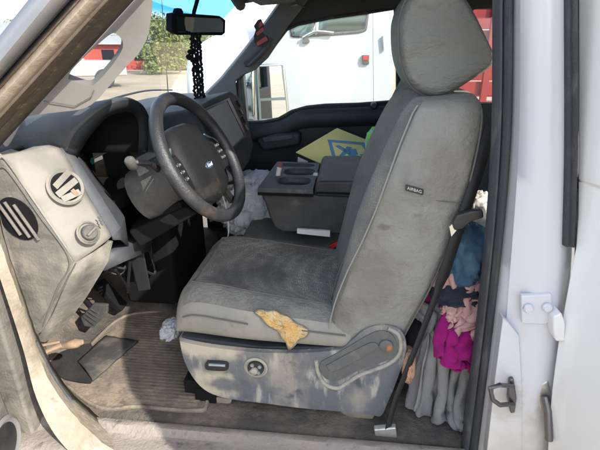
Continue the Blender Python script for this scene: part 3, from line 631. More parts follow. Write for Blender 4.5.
# dash top and passenger side
g = G(); g.grid(lambda u, v: V((-1.16 + (.26 + .24 * min(1, max(0, (.99 + 1.53 * v - 1.50) / .14))) * u, .99 + 1.53 * v, 1.405 + .035 * math.sin(math.pi * u * .8) + .004 * mnoise.noise(V((u * 6, v * 20, 0))))), 12, 30)
g.build('dash_top', m_dashtop, dash, smooth=60, solid=.01, solid_off=-1)
dpf = [(-.70, 1.44), (-.60, 1.42), (-.57, 1.34), (-.60, 1.20), (-.66, 1.05), (-.80, .92), (-1.1, .92), (-1.12, 1.39)]
g = G(); g.loft([[V((x, y, z)) for x, z in dpf] for y in (1.88, 2.2, 2.51)]); g.build('passenger_dash', m_dash, dash, bevel=.012)
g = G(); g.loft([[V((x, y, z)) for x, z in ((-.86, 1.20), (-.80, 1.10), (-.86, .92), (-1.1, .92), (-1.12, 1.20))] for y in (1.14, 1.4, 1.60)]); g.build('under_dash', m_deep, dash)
# centre stack with the grey screen
st_n = V((math.cos(R(18)), -.05, math.sin(R(18)))).normalized(); st_p = at(226, 101, 1.80)
sp = lambda px, py, off=0: atpl(px, py, st_p + st_n * off, st_n)
st_o = [sp(197, 108), sp(214, 98), sp(231, 91), sp(238, 95), sp(249, 122), sp(254, 146), sp(250, 162), sp(236, 184), sp(224, 180)]
g = G(); g.prism(st_o, V((-.30, 0, -.05))); cs = g.build('centre_stack', m_dash, dash, bevel=.012, seg=3)
sq = [sp(205, 111, .006), sp(226, 101, .006), sp(243.5, 136, .006), sp(231, 148, .006)]
g = G(); g.prism(sq, st_n * .004); g.build('screen', m_screen, cs, bevel=.002)
sq2 = [sp(202, 110, .002), sp(228, 98, .002), sp(247, 138, .002), sp(230, 152, .002)]
g = G(); g.plate(sq2, [sq], st_n * .006); g.build('screen_frame', m_black, cs, bevel=.002)
for k in range(4):
    g = G(); a, b = sp(237 + 2.6 * k, 101 + 8 * k, .004), sp(240 + 2.6 * k, 106 + 8 * k, .004); g.tube([a, b], .005, 8); g.build('stack_button', m_silver if k % 2 else m_black, cs)
g = G(); g.box((-.78, 1.72, .86), (.22, .42, .36)); g.build('stack_base', m_deep, dash, bevel=.02)
g = G(); g.prism(ats([(128, 250), (143, 246), (151, 290), (138, 292)], 1.36), (-.02, .03, 0)); g.build('brake_bracket', m_black, dash, bevel=.005)
rw_ = random.Random(11)
for k in range(7):
    a = V((rw_.uniform(-.80, -.68), rw_.uniform(1.15, 1.65), rw_.uniform(1.02, 1.10))); b = V((rw_.uniform(-.95, -.75), rw_.uniform(1.2, 1.7), rw_.uniform(.98, 1.08)))
    m_ = (a + b) / 2 + V((rw_.uniform(-.03, .06), rw_.uniform(-.05, .05), -rw_.uniform(.06, .20)))
    g = G(); g.tube(smoothline([a, a.lerp(m_, .6) + V((0, .02, -.03)), m_, m_.lerp(b, .6), b], 16), rw_.choice((.003, .004, .0055)), 6); g.build('wiring', (m_seal, m_black, m_deep)[k % 3], dash)
# pedals
g = G(); pd = [atz(80, 318, .72), atz(92, 305, .78), atz(108, 305, .78), atz(107, 314, .74), atz(93, 328, .70), atz(84, 327, .69)]
pn = (pd[1] - pd[0]).cross(pd[3] - pd[0]).normalized()
if pn.x < 0: pn = -pn
g.prism(pd, -pn * .02); pedal = g.build('brake_pedal', m_flap, truck, bevel=.006)
pc = sum(pd, V()) / 6
for k in range(4):
    t = .2 + .2 * k; g = G(); g.tube([pd[0].lerp(pd[1], t) + pn * .002 + (pd[3] - pd[1]) * .1, pd[4].lerp(pd[3], t) + pn * .002 - (pd[3] - pd[1]) * .1], .0035, 6); g.build('pedal_rib', m_flap, pedal)
g = G(); g.tube([pc - pn * .02, pc + V((-.10, .04, .12)), pc + V((-.12, .06, .4))], .011, 8); g.build('pedal_arm', m_deep, pedal)
g = G(); g.box(pc + V((-.03, .18, -.02)), (.03, .055, .15), Matrix.Rotation(R(-35), 3, 'Y')); g.build('accelerator_pedal', m_deep, truck, bevel=.006)
# tan release lever low on the kick panel
g = G(); g.tube([at(58, 347, 1.035), at(64, 346, 1.035), at(71, 344.5, 1.035), at(77, 343, 1.035), at(82, 342, 1.035)], [.006, .010, .014, .015, .008], 12); g.tube([at(62, 345, 1.03), at(48, 351, 1.01), at(40, 357, .99)], .008, 8); g.tube([at(60, 342, 1.04), at(44, 345, 1.02), at(38, 347, 1.0)], .005, 8); g.build('release_lever', m_tan, truck)

# ================================================================== steering wheel
WN = V((math.cos(R(28)) * math.cos(R(-6)), math.cos(R(28)) * math.sin(R(-6)), math.sin(R(28))))
WA = V((0, 0, 1)).cross(WN).normalized(); WB = WN.cross(WA)
WC = V((-.44, 1.30, 1.285 + .08))
wp = lambda a, b, c=0.: WC + WA * a + WB * b + WN * c
sw_ = empty('steering_wheel', WC, parent=truck)
g = G(); n = 72; g.tube([wp(.195 * math.cos(t), .195 * math.sin(t)) for t in [i * 2 * math.pi / n for i in range(n)]], .0195, 14, closed=True); g.build('rim', m_wheel, sw_, smooth=80)
hubs = 1.32
hubp = [(-.070, .078), (-.03, .09), (.03, .09), (.070, .078), (.088, .03), (.092, -.03), (.078, -.085), (.04, -.105), (-.04, -.105), (-.078, -.085), (-.092, -.03), (-.088, .03)]
g = G(); g.loft([[wp(a * s * hubs, b * s * hubs, c) for a, b in hubp] for s, c in ((.85, -.075), (1, -.05), (1, -.022), (.94, -.008), (.7, .002), (.35, .006))]); hub = g.build('hub', m_hub, sw_, smooth=60)
for sgn in (-1, 1):
    g = G(); g.loft([[wp(sgn * a, b + w * k, c) for k, c in ((1, -.03), (1, -.014), (.5, -.008), (-.5, -.008), (-1, -.014), (-1, -.03))] for a, b, w in ((.08, -.01, .062), (.12, -.015, .055), (.15, -.02, .046), (.185, -.028, .038))])
    spk_ = g.build('spoke', m_hub, sw_, smooth=50)
    g = G()
    for i in range(2):
        for j in range(3): g.box(wp(sgn * (.134 + .019 * i), .012 - .022 * j, -.006), (.014, .014, .006), Matrix((WA, WB, WN)).transposed())
    g.build('button', m_black, spk_, bevel=.002)
    g = G()
    for i in range(2):
        for j in range(3): g.box(wp(sgn * (.134 + .019 * i), .012 - .022 * j, -.0025), (.007, .005, .0012), Matrix((WA, WB, WN)).transposed())
    g.build('button_icon', m_dimicon, spk_)
    g = G(); g.tube(smoothline([wp(sgn * .118, .062, -.014), wp(sgn * .135, .048, -.012), wp(sgn * .16, .036, -.011), wp(sgn * .178, .018, -.012)], 12), .003, 8); g.build('spoke_trim', m_silver, spk_)
    g = G(); g.loft([[wp(sgn * (a + w * k), b, c) for k, c in ((1, -.035), (1, -.02), (-1, -.02), (-1, -.035))] for a, b, w in ((.055, -.09, .018), (.075, -.14, .014), (.085, -.178, .013))]); g.build('lower_spoke', m_hub, sw_, smooth=40)
for k in (-1, 0, 1):
    g = G(); g.tube([wp(k * .032, .065, .000), wp(k * .028, .02, .004)], .0022, 6); g.build('hub_rib', m_bezel, hub)
ov_ = [wp(.024 * math.cos(t), -.030 + .0100 * math.sin(t), .0055) for t in [i * 2 * math.pi / 36 for i in range(36)]]
ov2 = [wp(.0222 * math.cos(t), -.030 + .0085 * math.sin(t), .0062) for t in [i * 2 * math.pi / 36 for i in range(36)]]
g = G(); g.prism(ov_, WN * .003); em = g.build('emblem', m_silver, hub, bevel=.0006)
g = G(); g.prism(ov2, WN * .0032); g.build('emblem_field', m_blue, em)
text_mesh('Ford', .017, wp(0, -.030, .0100), WA, WB, 'emblem_script', m_offwhite, em, shear=.35)
# column shroud, stalk, key barrel
cx_ = -WN
g = G(); rings = []
for h, rx, ry, dz in ((.065, .060, .058, 0), (.085, .070, .070, -.004), (.15, .074, .082, -.012), (.20, .072, .092, -.02), (.26, .07, .09, -.02)):
    rings.append([wp(rx * math.cos(t), ry * math.sin(t) + dz, -h) for t in [i * 2 * math.pi / 20 for i in range(20)]])
g.loft(rings); cl_ = g.build('column_shroud', m_column, sw_, smooth=60)
g = G(); g.tube([wp(-.06, .03, -.12), wp(-.11, .055, -.10), at(131, 162, 1.17)], [.010, .008, .009], 10); stk = g.build('turn_stalk', m_black, cl_)
g = G(); g.lathe(at(131, 163, 1.17), (at(127, 158, 1.15) - at(135, 170, 1.19)), [(.012, -.02), (.0155, -.012), (.0155, .012), (.012, .017), (0, .018)], 16); g.build('stalk_knob', m_column, stk)
g = G(); g.lathe(wp(-.055, .0, -.075), -WA + WB * .1 + WN * .4, [(.028, -.01), (.028, .022), (.020, .026), (.018, .018), (.0, .018)], 20); g.build('key_barrel', m_brown, cl_)
g = G(); g.tube([wp(-.03, -.10, -.2), wp(-.03, -.10, -.14), wp(.03, -.11, -.14)], .016, 8); g.build('tilt_lever', m_deep, cl_)
g = G(); pz = ats([(128, 232), (150, 222), (185, 207), (198, 214), (160, 236), (140, 248)], 1.26); g.prism(pz, (-.03, .12, 0)); g.build('column_cover', m_deep, cl_, bevel=.008)

# ================================================================== driver's seat
seat = empty('driver_seat', (-.15, 1.31, FL), parent=truck); seat['label'] = 'driver seat, grey cloth worn and stained, foam showing through a torn edge'
SY0, SY1 = 1.055, 1.575
# cushion: sections along X, ring in Y-Z
def cush_ring(x):
    u = (x + .52) / .62                                  # 0 nose .. 1 back
    ztop = 1.03 - .075 * u; zbot = .855 - .0 * u
    r = min(1, max(0, u) / .16); nose = math.sqrt(max(0, 1 - (1 - r) ** 2))
    zt = zbot + .02 + (ztop - zbot - .02) * (.18 + .82 * nose)
    taper = .012 * (1 - nose) + .02 * max(0, 1 - u * 2.5)
    y0, y1 = SY0 + taper, SY1 - taper
    h = zt - zbot
    pts = [(y0 + .012, zbot), (y0 - .006, zbot + .25 * h), (y0 - .004, zbot + .55 * h), (y0 + .012, zbot + .80 * h), (y0 + .040, zbot + .96 * h), (y0 + .075, zbot + 1.0 * h), (y0 + .105, zbot + .955 * h),
           (y0 + .118, zbot + .925 * h), (y0 + .17, zbot + .90 * h), (y0 + .215, zbot + .90 * h)]
    m = (y0 + y1) / 2
    full = pts + [(m, zbot + .885 * h)] + [(2 * m - y, z) for y, z in reversed(pts)]
    full = full + [(m, zbot - .0)]
    return [V((x + .035 * max(0, 1 - max(0, u) * 2.2) * (abs(y - m) / .26) ** 3, y, z)) for y, z in full]
xs = [-.522, -.518, -.508, -.49, -.46, -.42, -.37, -.30, -.22, -.14, -.06, .02, .08]
g = G(); rings = [cush_ring(x) for x in xs]; n = len(rings[0])
for j in range(len(xs) - 1):
    for i in range(n):
        a, b = rings[j][i], rings[j][(i + 1) % n]; c, d = rings[j + 1][(i + 1) % n], rings[j + 1][i]
        ii = i if i <= 10 else 20 - i - 1
        mi = 0
        if 5 <= i <= 14 and j >= 4: mi = 1
        elif i in (0, 1, 2) or i in (17, 18, 19): mi = 2
        elif j <= 2: mi = 2
        g.add([a, b, c, d], [(0, 1, 2, 3)], mi)
g.add(rings[0], [tuple(range(n))], 2); g.add(rings[-1], [tuple(range(n))[::-1]], 0)
cu = g.build('cushion', [m_bolster, m_insert, m_front], seat, sub=2)
def ctop(x, k): return cush_ring(x)[k]
g = G()
g.tube(smoothline([ctop(x, 5) + V((0, 0, .000)) for x in (-.46, -.37, -.30, -.22, -.14, -.06, .02)], 40), .0026, 6)
g.tube(smoothline([ctop(x, 15) + V((0, 0, .000)) for x in (-.46, -.37, -.30, -.22, -.14, -.06, .02)], 40), .0026, 6)
g.tube(smoothline([ctop(-.46, k) + V((0, 0, -.001)) for k in range(5, 16)], 30), .0026, 6)
g.tube(smoothline([ctop(x, 2) + V((0, -.001, .004)) for x in (-.49, -.46, -.42, -.37, -.30, -.265)], 30), .0022, 6); g.tube(smoothline([ctop(x, 2) + V((0, -.001, .004)) for x in (-.105, -.06, .02)], 12), .0022, 6)
g.build('seam', m_piping, cu)
g = G(); g.tube(smoothline([ctop(x, 10) + V((0, 0, -.002)) for x in (-.40, -.30, -.22, -.14, -.06, .02)], 30), .0018, 6); g.build('seam', m_piping, cu)
# torn foam on the outer edge of the cushion, with frayed cloth edges
def surf_y(px, py, k=0):        # first point where the view line meets the cushion's rounded outer shoulder
    best = None
    for i in range(160):
        y = 1.03 + i * .001; p = at(px, py, y)
        r = cush_ring(min(.07, max(-.52, p.x)))
        if p.y >= r[2].y - .004:
            # height of shoulder at this y
            prof = [(q.y, q.z) for q in r[1:8]]
            prof.sort()
            z = prof[0][1]
            for (ya, za), (yb, zb) in zip(prof, prof[1:]):
                if ya <= p.y <= yb: z = za + (zb - za) * (p.y - ya) / max(1e-6, yb - ya)
                elif p.y > yb: z = zb
            if p.z <= z: return p
    return p
tear = [(254, 312), (260, 309.5), (268, 311), (275, 310.5), (283, 315), (289, 317), (296, 323), (303, 326), (309, 331), (306, 337), (299, 340), (294, 346), (289, 349), (286, 342), (281, 338), (279, 332), (272, 328), (267, 325), (262, 319)]
tp3 = smoothline([surf_y(*q) for q in tear + [tear[0]]], 48)[:-1]
cc = sum(tp3, V()) / len(tp3); nout = V((0, -.75, .66))
rings = []
for s, h in ((1.0, -.004), (.97, .003), (.85, .006), (.6, .007), (.3, .006), (.06, .006)):
    rings.append([cc.lerp(p, s) + nout * (h + .004 * mnoise.noise(p * 60 + V((s * 9, 0, 0))) * (s < 1)) for p in tp3])
g = G().loft(rings); fm = g.build('torn_foam', m_foam, cu, smooth=80); fm['label'] = 'yellow foam bursting from the torn cushion edge'
g = G(); g.tube([p + nout * (.0015 + .003 * mnoise.noise(p * 90)) for p in tp3], [.0022 + .0018 * abs(mnoise.noise(p * 130)) for p in tp3], 6, closed=True); g.build('frayed_edge', m_bolster, cu)
rndt = random.Random(3); g = G()
for k in range(34):
    p = rndt.choice(tp3); dr = (cc - p).normalized() * rndt.uniform(.004, .020) + V((rndt.uniform(-.008, .008), 0, rndt.uniform(-.008, .008)))
    g.tube(smoothline([p + nout * .002, p + dr * .5 + nout * rndt.uniform(.007, .013), p + dr + nout * rndt.uniform(.004, .010)], 5), .0005, 4)
g.build('loose_threads', m_seam_lt, cu)
# backrest rings along the recline
bS = smoothline(ats([(329, 345), (331, 325), (336, 304), (345, 279), (357, 254), (371, 225), (384, 192), (396, 160), (409, 130), (419, 111), (430, 102)], 1.06), 101)
bR = smoothline(ats([(408, 345), (424, 316), (440, 288), (454, 256), (466, 225), (477, 190), (486, 155), (492, 128), (493, 110), (487, 97)], 1.06), 101)
def back_ring(t):
    k = min(100, int(t * 100)); S, Q = bS[k], bR[k]; e = Q - S; th = e.length; e.normalize()
    w = .258 + .010 * math.sin(math.pi * min(1, t * 1.3)) - .055 * max(0, (t - .6) / .4) ** 1.8
    bol = .092 * (1 - .88 * t) * (.06 + .94 * min(1, max(0, (t - .26) / .28)) ** 1.2)
    if t > .93: w *= 1 - ((t - .93) / .07) ** 2 * .10
    m = 1.315
    pts = [(-w + .035, th), (-w + .004, th * .88), (-w - .004, th * .58), (-w - .002, th * .26), (-w + .010, .0), (-w + .045, -bol), (-w + .085, -bol * .92), (-w + .115, -.004), (-w + .18, .012)]
    full = pts + [(0, .016)] + [(-a, b) for a, b in reversed(pts)] + [(0, th * 1.04)]
    return [V((S.x, m, S.z)) + V((0, a, 0)) + e * b for a, b in full]
ts = [0, .03, .08, .16, .24, .34, .44, .54, .64, .74, .82, .88, .93, .97, 1.0]
g = G(); rings = [back_ring(t) for t in ts]; n = len(rings[0])
for j in range(len(ts) - 1):
    for i in range(n):
        a, b, c, d = rings[j][i], rings[j][(i + 1) % n], rings[j + 1][(i + 1) % n], rings[j + 1][i]
        mi = 1
        if 4 <= i <= 13: mi = 0
        g.add([a, b, c, d], [(0, 1, 2, 3)], mi)
g.add(rings[0], [tuple(range(n))[::-1]], 1); g.add(rings[-1], [tuple(range(n))], 0)
bk = g.build('backrest', [m_seat, m_seat_light], seat, sub=2)
g = G()
g.tube(smoothline([back_ring(t)[4] + V((-.004, -.003, 0)) for t in ts[1:13]], 50), .0020, 6); g.build('seam', m_seam_lt, bk)
g = G(); g.tube(smoothline([back_ring(t)[7] + V((-.003, 0, 0)) for t in ts[2:12]], 40), .0025, 6); g.tube(smoothline([back_ring(t)[1] + V((.002, -.004, 0)) for t in ts[1:12]], 40), .0022, 6)
g.tube(smoothline([at(432, 200, 1.049), at(450, 202, 1.047), at(462, 203, 1.05)], 8), .0012, 6)
g.build('seam', m_piping, bk)
# airbag tag
def side_y(px, py): return at(px, py, 1.046)
tq = [side_y(405.5, 184), side_y(423.5, 189), side_y(423, 195), side_y(405, 190)]
g = G(); g.prism(tq, (0, -.004, 0)); tg = g.build('airbag_tag', m_black, bk, bevel=.0015)
tx_ = (tq[1] - tq[0]).normalized(); ty_ = (tq[0] - tq[3]).normalized(); tz_ = tx_.cross(ty_)
text_mesh('AIRBAG', .0105, sum(tq, V()) / 4 + V((0, -.0052, 0)), tx_, ty_, 'tag_text', m_icon, tg)
# headrest
hp = [(396, 22), (403, 0), (418, -14), (438, -16), (455, -10), (470, 10), (484, 38), (492, 57), (488, 67), (469, 80), (450, 92), (434, 98), (416, 93), (404, 79), (397, 54)]
g = G(); pillow(g, smoothline(ats(hp + [hp[0]], 1.22), 36)[:-1], 1.165, 1.455, 16, 3.6, .74); hr = g.build('headrest', m_head, seat, sub=1)
g = G(); hpc = ats(hp, 1.22); c_h = sum(hpc, V()) / len(hpc)
g.tube(smoothline([c_h + (p - c_h) * .962 + V((0, 1.197 - p.y, 0)) for p in hpc + [hpc[0]]], 70), .0028, 6); g.build('seam', m_piping, hr)
for yy in (1.25, 1.38):
    g = G(); a = at(448, 86, yy); g.tube([a + V((0, 0, .02)), a + V((-.012, 0, -.07))], .007, 10); g.build('headrest_post', m_dmetal, hr)
g = G(); g.box(at(452, 98, 1.25) + V((0, .06, -.005)), (.09, .20, .03)); g.build('post_guide', m_black, hr, bevel=.006)
# plastic side valance with controls
vy = 1.045
vp = [(179, 338), (183, 342), (215, 348), (262, 352.5), (300, 353), (338, 350), (350, 342), (364, 330), (378, 325.5), (391, 326), (401, 331), (406, 341), (405, 356), (397, 380), (388, 402), (381, 416), (371, 415), (345, 412), (300, 408), (262, 403), (230, 399), (208, 392), (194, 379), (184, 360)]
g = G(); g.plate([p for p in smoothline(ats(vp + [vp[0]], vy), 90)[:-1]], [], (0, .055, 0)); vl = g.build('side_valance', m_trim, seat, bevel=.009, seg=3)
lv = [(321, 362), (345, 349), (367, 336), (380, 331), (391, 334), (397, 343), (396, 353), (386, 361), (362, 369), (340, 380), (326, 379), (320, 370)]
g = G(); g.plate(smoothline(ats(lv + [lv[0]], vy - .004), 50)[:-1], [], (0, .012, 0)); le = g.build('recline_lever', m_lever, vl, bevel=.006, seg=3)
g = G(); g.tube(smoothline(ats([(316, 360), (318, 372), (325, 384), (338, 388), (348, 382), (362, 374), (386, 365), (398, 356), (401, 345), (398, 334), (388, 328)], vy - .001), 40), .0065, 8); g.build('lever_rim', m_dustedge, vl, smooth=80)
g = G(); g.plate(smoothline(ats([(326, 366), (352, 352), (372, 343), (378, 348), (360, 359), (334, 372), (326, 366)], vy - .008), 26)[:-1], [], (0, .01, 0)); g.build('finger_grip', m_lever, le, bevel=.004)
g = G(); g.lathe(at(386, 345, vy - .004), (0, -1, 0), [(.020, -.003), (.019, .006), (.012, .009), (0, .009)], 20); g.build('lever_pivot', m_lever, le)
g = G(); so = [(208, 360), (226, 361), (229, 365), (226, 369.5), (208, 368.5), (205.5, 364)]; g.plate(smoothline(ats(so + [so[0]], vy - .001), 24)[:-1], [], (0, -.007, 0)); s1 = g.build('seat_switch', m_black, vl, bevel=.003)
g = G(); g.tube(ats([(209, 364.5), (225.5, 365.5)], vy - .010), .005, 8); g.build('switch_cap', m_silver, s1)
kc = at(256, 367, vy)
g = G(); g.lathe(kc, (0, -1, 0), [(.034, -.002), (.036, .004), (.031, .007), (.028, .003), (0, .003)], 30); kn = g.build('lumbar_knob', m_dustedge, vl)
g = G(); g.lathe(kc, (0, -1, 0), [(.026, .002), (.024, .009), (.0, .009)], 24); g.build('knob_face', m_black, kn)
g = G()
for a in (.6, 2.17, 3.74, 5.31): g.lathe(kc + V((.016 * math.cos(a), -.009, .016 * math.sin(a))), (0, -1, 0), [(.0065, 0), (.0055, .003), (0, .003)], 10)
g.build('knob_pad', m_silver, kn)
g = G(); g.lathe(kc + V((-.003, -.008, -.006)), (0, -1, 0), [(.012, 0), (.011, .008), (.008, .010), (0, .010)], 16); g.build('knob_button', m_dustedge, kn)
g = G(); g.tube(smoothline(ats([(286, 353), (284, 362), (287, 372)], vy - .001), 8), .0015, 6); g.build('valance_crack', m_seam_lt, vl)
# slim dark gap piece between cushion and valance, seat frame and rails
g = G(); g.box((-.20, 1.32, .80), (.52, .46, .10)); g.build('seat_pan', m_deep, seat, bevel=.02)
g = G(); g.plate(ats([(180, 336), (262, 347), (336, 347), (345, 352), (300, 357), (220, 352), (184, 345)], 1.062), [], (0, .04, 0)); g.build('valance_gap', m_dash, seat, bevel=.004)
for y in (1.10, 1.50):
    g = G(); g.box((-.18, y, .665), (.62, .05, .05)); g.box((-.42, y, .63), (.07, .06, .07)); g.box((.07, y, .63), (.08, .06, .07)); g.build('seat_rail', m_deep, seat, bevel=.004)
g = G(); g.plate(ats([(205, 396), (232, 400), (228, 412), (214, 414), (202, 408)], 1.075), [], (0, .05, 0)); g.build('rail_foot', m_jamb, seat, bevel=.006)
g = G(); g.plate(ats([(338, 410), (376, 414), (372, 421), (352, 419), (342, 414)], 1.06), [], (0, .04, 0)); g.build('rail_foot', m_jamb, seat, bevel=.004)
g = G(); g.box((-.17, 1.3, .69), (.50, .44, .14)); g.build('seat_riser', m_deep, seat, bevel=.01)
# buckle in the gap on the far side
g = G(); g.prism(ats([(329, 246), (342, 240), (352, 250), (353, 272), (340, 266), (331, 257)], 1.60), (0, .02, 0)); bu = g.build('belt_buckle', m_black, seat, bevel=.005)
g = G(); g.prism(ats([(328, 246), (341, 239.5), (344, 243), (332, 249)], 1.598), (0, -.004, .002)); g.build('buckle_button', m_red, bu, bevel=.001)

# passenger seat, mostly hidden: the same build, shifted over
ps = empty('passenger_seat', (.0, 2.22, FL), parent=truck)
for ob in (cu, bk, hr):
    c = ob.copy(); col.objects.link(c); c.parent = ps; c.location = ob.location + V((.13 if ob is not cu else .05, 0, 0)) + V((-.15, 0, 0))
# centre seat under the console
g = G(); g.loft([[V((x, y, z)) for y, z in ((1.60, .80), (1.605, .89), (1.63, .915), (2.02, .915), (2.045, .89), (2.05, .80))] for x in (-.44, -.42, -.1, .12)]); g.build('centre_cushion', m_seat, truck, bevel=.02, seg=3)
g = G(); g.box((-.15, 1.83, .72), (.5, .42, .22)); g.build('centre_pedestal', m_deep, truck, bevel=.02)

# ---- folded down console
cy0, cy1 = 1.625, 2.03
ctop_ = lambda px, py: atz(px, py, 1.148)
con = empty('fold_down_console', (-.1, 1.83, .96), parent=truck)
prof = [(-.318, 1.148), (-.322, 1.128), (-.312, 1.11), (-.292, 1.04), (-.272, 1.0), (-.24, .985), (.16, .985), (.16, 1.148)]
g = G(); g.prism([V((x, cy0, z)) for x, z in prof], (0, cy1 - cy0, 0)); cb = g.build('console_body', m_console_side, con, bevel=.014, seg=3)
tray_o = [(-.335, cy0 - .012), (-.118, cy0 - .012), (-.118, cy1 + .012), (-.325, cy1 + .012)]
def rr(cx, cy, rx, ry, n=24, p=2.6):
    return [(cx + rx * abs(math.cos(t)) ** (2 / p) * (1 if math.cos(t) > 0 else -1), cy + ry * abs(math.sin(t)) ** (2 / p) * (1 if math.sin(t) > 0 else -1)) for t in [i * 2 * math.pi / n + .01 for i in range(n)]]
holes = [rr(-.205, 1.725, .068, .062), rr(-.20, 1.87, .068, .060), rr(-.225, 1.982, .085, .034)]
g = G(); g.plate([V((x, y, 1.152)) for x, y in tray_o], [[V((x, y, 1.152)) for x, y in h] for h in holes], (0, 0, .022)); tr = g.build('cup_tray', m_tray, con, bevel=.004)
for h, dep in zip(holes, (.07, .07, .03)):
    g = G(); n = len(h); c = (sum(p[0] for p in h) / n, sum(p[1] for p in h) / n)
    g.loft([[V((c[0] + (x - c[0]) * s, c[1] + (y - c[1]) * s, z)) for x, y in h] for s, z in ((1.01, 1.168), (1.0, 1.15), (.93, 1.16 - dep), (.1, 1.158 - dep))], caps=False); g.build('cup_well', m_tray, tr, smooth=50, solid=.002)
g = G(); g.box((-.125, 1.83, 1.168), (.022, .05, .014)); g.build('latch', m_silver, tr, bevel=.003)
lid = [(-.106, 1.146), (-.114, 1.165), (-.112, 1.192), (-.098, 1.208), (.05, 1.212), (.18, 1.20), (.18, 1.146)]
g = G(); g.prism([V((x, cy0 - .014, z)) for x, z in lid], (0, cy1 - cy0 + .028, 0)); g.build('armrest_lid', m_console, con, bevel=.018, seg=4)
g = G(); g.tube([V((-.335, cy0 - .013, 1.150)), V((-.118, cy0 - .013, 1.150))], .006, 8); g.tube([V((-.108, cy0 - .016, 1.163)), V((.18, cy0 - .016, 1.163))], .004, 8); g.build('console_seam', m_deep, con)
# belt tongue / white label by the buckle
g = G(); g.prism(ats([(297, 229), (330, 231), (330, 237), (297, 233.5)], 1.60), (0, .012, 0)); g.build('belt_label', m_offwhite, con)
g = G(); g.prism(ats([(347, 231), (354, 233), (354, 243), (348, 240)], 1.60), (0, .012, 0)); g.build('belt_label', m_offwhite, con)

# ---- driver's belt strap to its floor anchor
sb = smoothline([at(492, 120, 1.10), at(478, 172, 1.06), at(461, 222, 1.035), at(440, 285, 1.03), at(415, 350, 1.02), (at(396, 398, 1.01)), at(388, 428, 1.0)], 40)
wv = V((.6, .25, .25)).normalized()
g = G(); rings = []
for i, p in enumerate(sb):
    t = i / 39; w = (.019 if t < .5 else .014 - .004 * t) ; rings.append([p - wv * w, p + wv * w])
g.ribbons([[r[0] for r in rings], [r[1] for r in rings]]); sbo = g.build('seat_belt', m_webbing, truck, solid=.003)
g = G(); g.plate(ats([(374, 430), (396, 428), (399, 452), (378, 454)], .995), [], (0, .02, 0)); g.build('belt_anchor', m_offwhite if 0 else m_metal, sbo, bevel=.004)
g = G(); g.plate(ats([(451, 221), (455, 213), (468, 209), (481, 208), (482, 215), (470, 219), (462, 226), (453, 228)], 1.03), [], (0, -.018, 0)); bt = g.build('belt_tongue', m_black, sbo, bevel=.004)
g = G(); g.prism(ats([(449, 226), (454, 222), (456, 230), (451, 236)], 1.025), (0, -.004, 0)); g.build('tongue_plate', m_chrome, bt)

# ---- rear bench
g = G(); g.loft([[V((x, y, z)) for x, z in ((.98, .62), (.96, .92), (1.0, .98), (1.38, .96), (1.42, .62))] for y in (1.05, 1.8, 2.48)]); g.build('rear_bench', m_bolster, truck, bevel=.03, seg=3)
g = G(); g.loft([[V((x, y, z)) for x, z in ((1.32, .94), (1.46, 1.46), (1.58, 1.46), (1.58, .9))] for y in (1.05, 1.8, 2.48)]); g.build('rear_backrest', m_seat, truck, bevel=.03, seg=3)
# ---- inside mirror
mc = at(198, 25, 1.86)
mn = (V((.1, 1.20, 1.62)) - mc).normalized(); mn = V((.86, -.46, -.1)).normalized()
mq = [atpl(a, b, mc, mn) for a, b in [(172, 14), (178, 13), (220, 16), (226, 20), (225.5, 33), (222, 35.5), (178, 35), (172, 31)]]
g = G(); g.plate(mq, [], -mn * .035); im = g.build('rear_view_mirror', m_deep, truck, bevel=.006, seg=3)
mg = [atpl(a, b, mc + mn * .001, mn) for a, b in [(176, 16.5), (220, 18.5), (223, 22), (222.5, 32), (178, 32.5)]]
g = G(); g.prism(mg, mn * .002); g.build('mirror_glass', m_mirror, im, smooth=0)
mtop = mc - mn * .03
g = G(); g.tube([mtop, at(194, 12, 1.85), at(199, -6, 1.86)], .008, 8); g.build('mirror_stem', m_deep, im)
g = G(); g.lathe(at(178, 12, 1.80), (0, 0, 1), [(.018, -.01), (.020, 0), (.014, .012), (0, .014)], 14); g.build('mirror_knob', m_deep, im)

# ================================================================== loose things in the cab
def lump(name, c, rad, mat, label, cat, seed, amp=.16, fr=3.0, fold=(1, 1, 1), sub=5, group=None, rot=None):
    c = V(c)
    bm = bmesh.new(); bmesh.ops.create_icosphere(bm, subdivisions=sub, radius=1)
    for v in bm.verts:
        p = v.co.copy(); q = V((p.x * fold[0], p.y * fold[1], p.z * fold[2])) * fr + V((seed * 7.3, seed * 3.1, seed))
        w = V((mnoise.noise(q * .6), mnoise.noise(q * .6 + V((9, 0, 0))), mnoise.noise(q * .6 + V((0, 9, 0)))))
        h = 1 - 2 * abs(mnoise.noise(q + w * 1.2)); h2 = 1 - 2 * abs(mnoise.noise(q * 2.1 + w * 1.5))
        h3 = 1 - 2 * abs(mnoise.noise(q * 4.6 + w * 3.0))
        p *= 1 + amp * (h * .8 + h2 * .42 + h3 * .10 - .35)
        p = V((math.copysign(abs(p.x) ** .85, p.x), math.copysign(abs(p.y) ** .85, p.y), math.copysign(abs(p.z) ** .8, p.z)))
        p = V((p.x * rad[0], p.y * rad[1], p.z * rad[2]))
        v.co = (rot @ p) if rot else p
    me = bpy.data.meshes.new(name); bm.to_mesh(me); bm.free(); me.shade_smooth(); me.materials.append(mat)
    o = bpy.data.objects.new(name, me); col.objects.link(o); o.location = c
    return tag(o, label, cat, group)
def cloth(name, c1, c2, fz=700, rough=.95):
    return M(name, c1, rough, sheen=.08, spec=.08, layers=[('noise', c2, 9, .4, .7, .7)], bumps=[('noise', None, fz, .2, .8, 1., .0012), ('noise', None, 35, .3, .7, 1., .0018)])
PILE = 'clothes heaped behind the driver seat'
m_dark_bag = cloth('dark_bag', (.03, .03, .035), (.06, .06, .07))
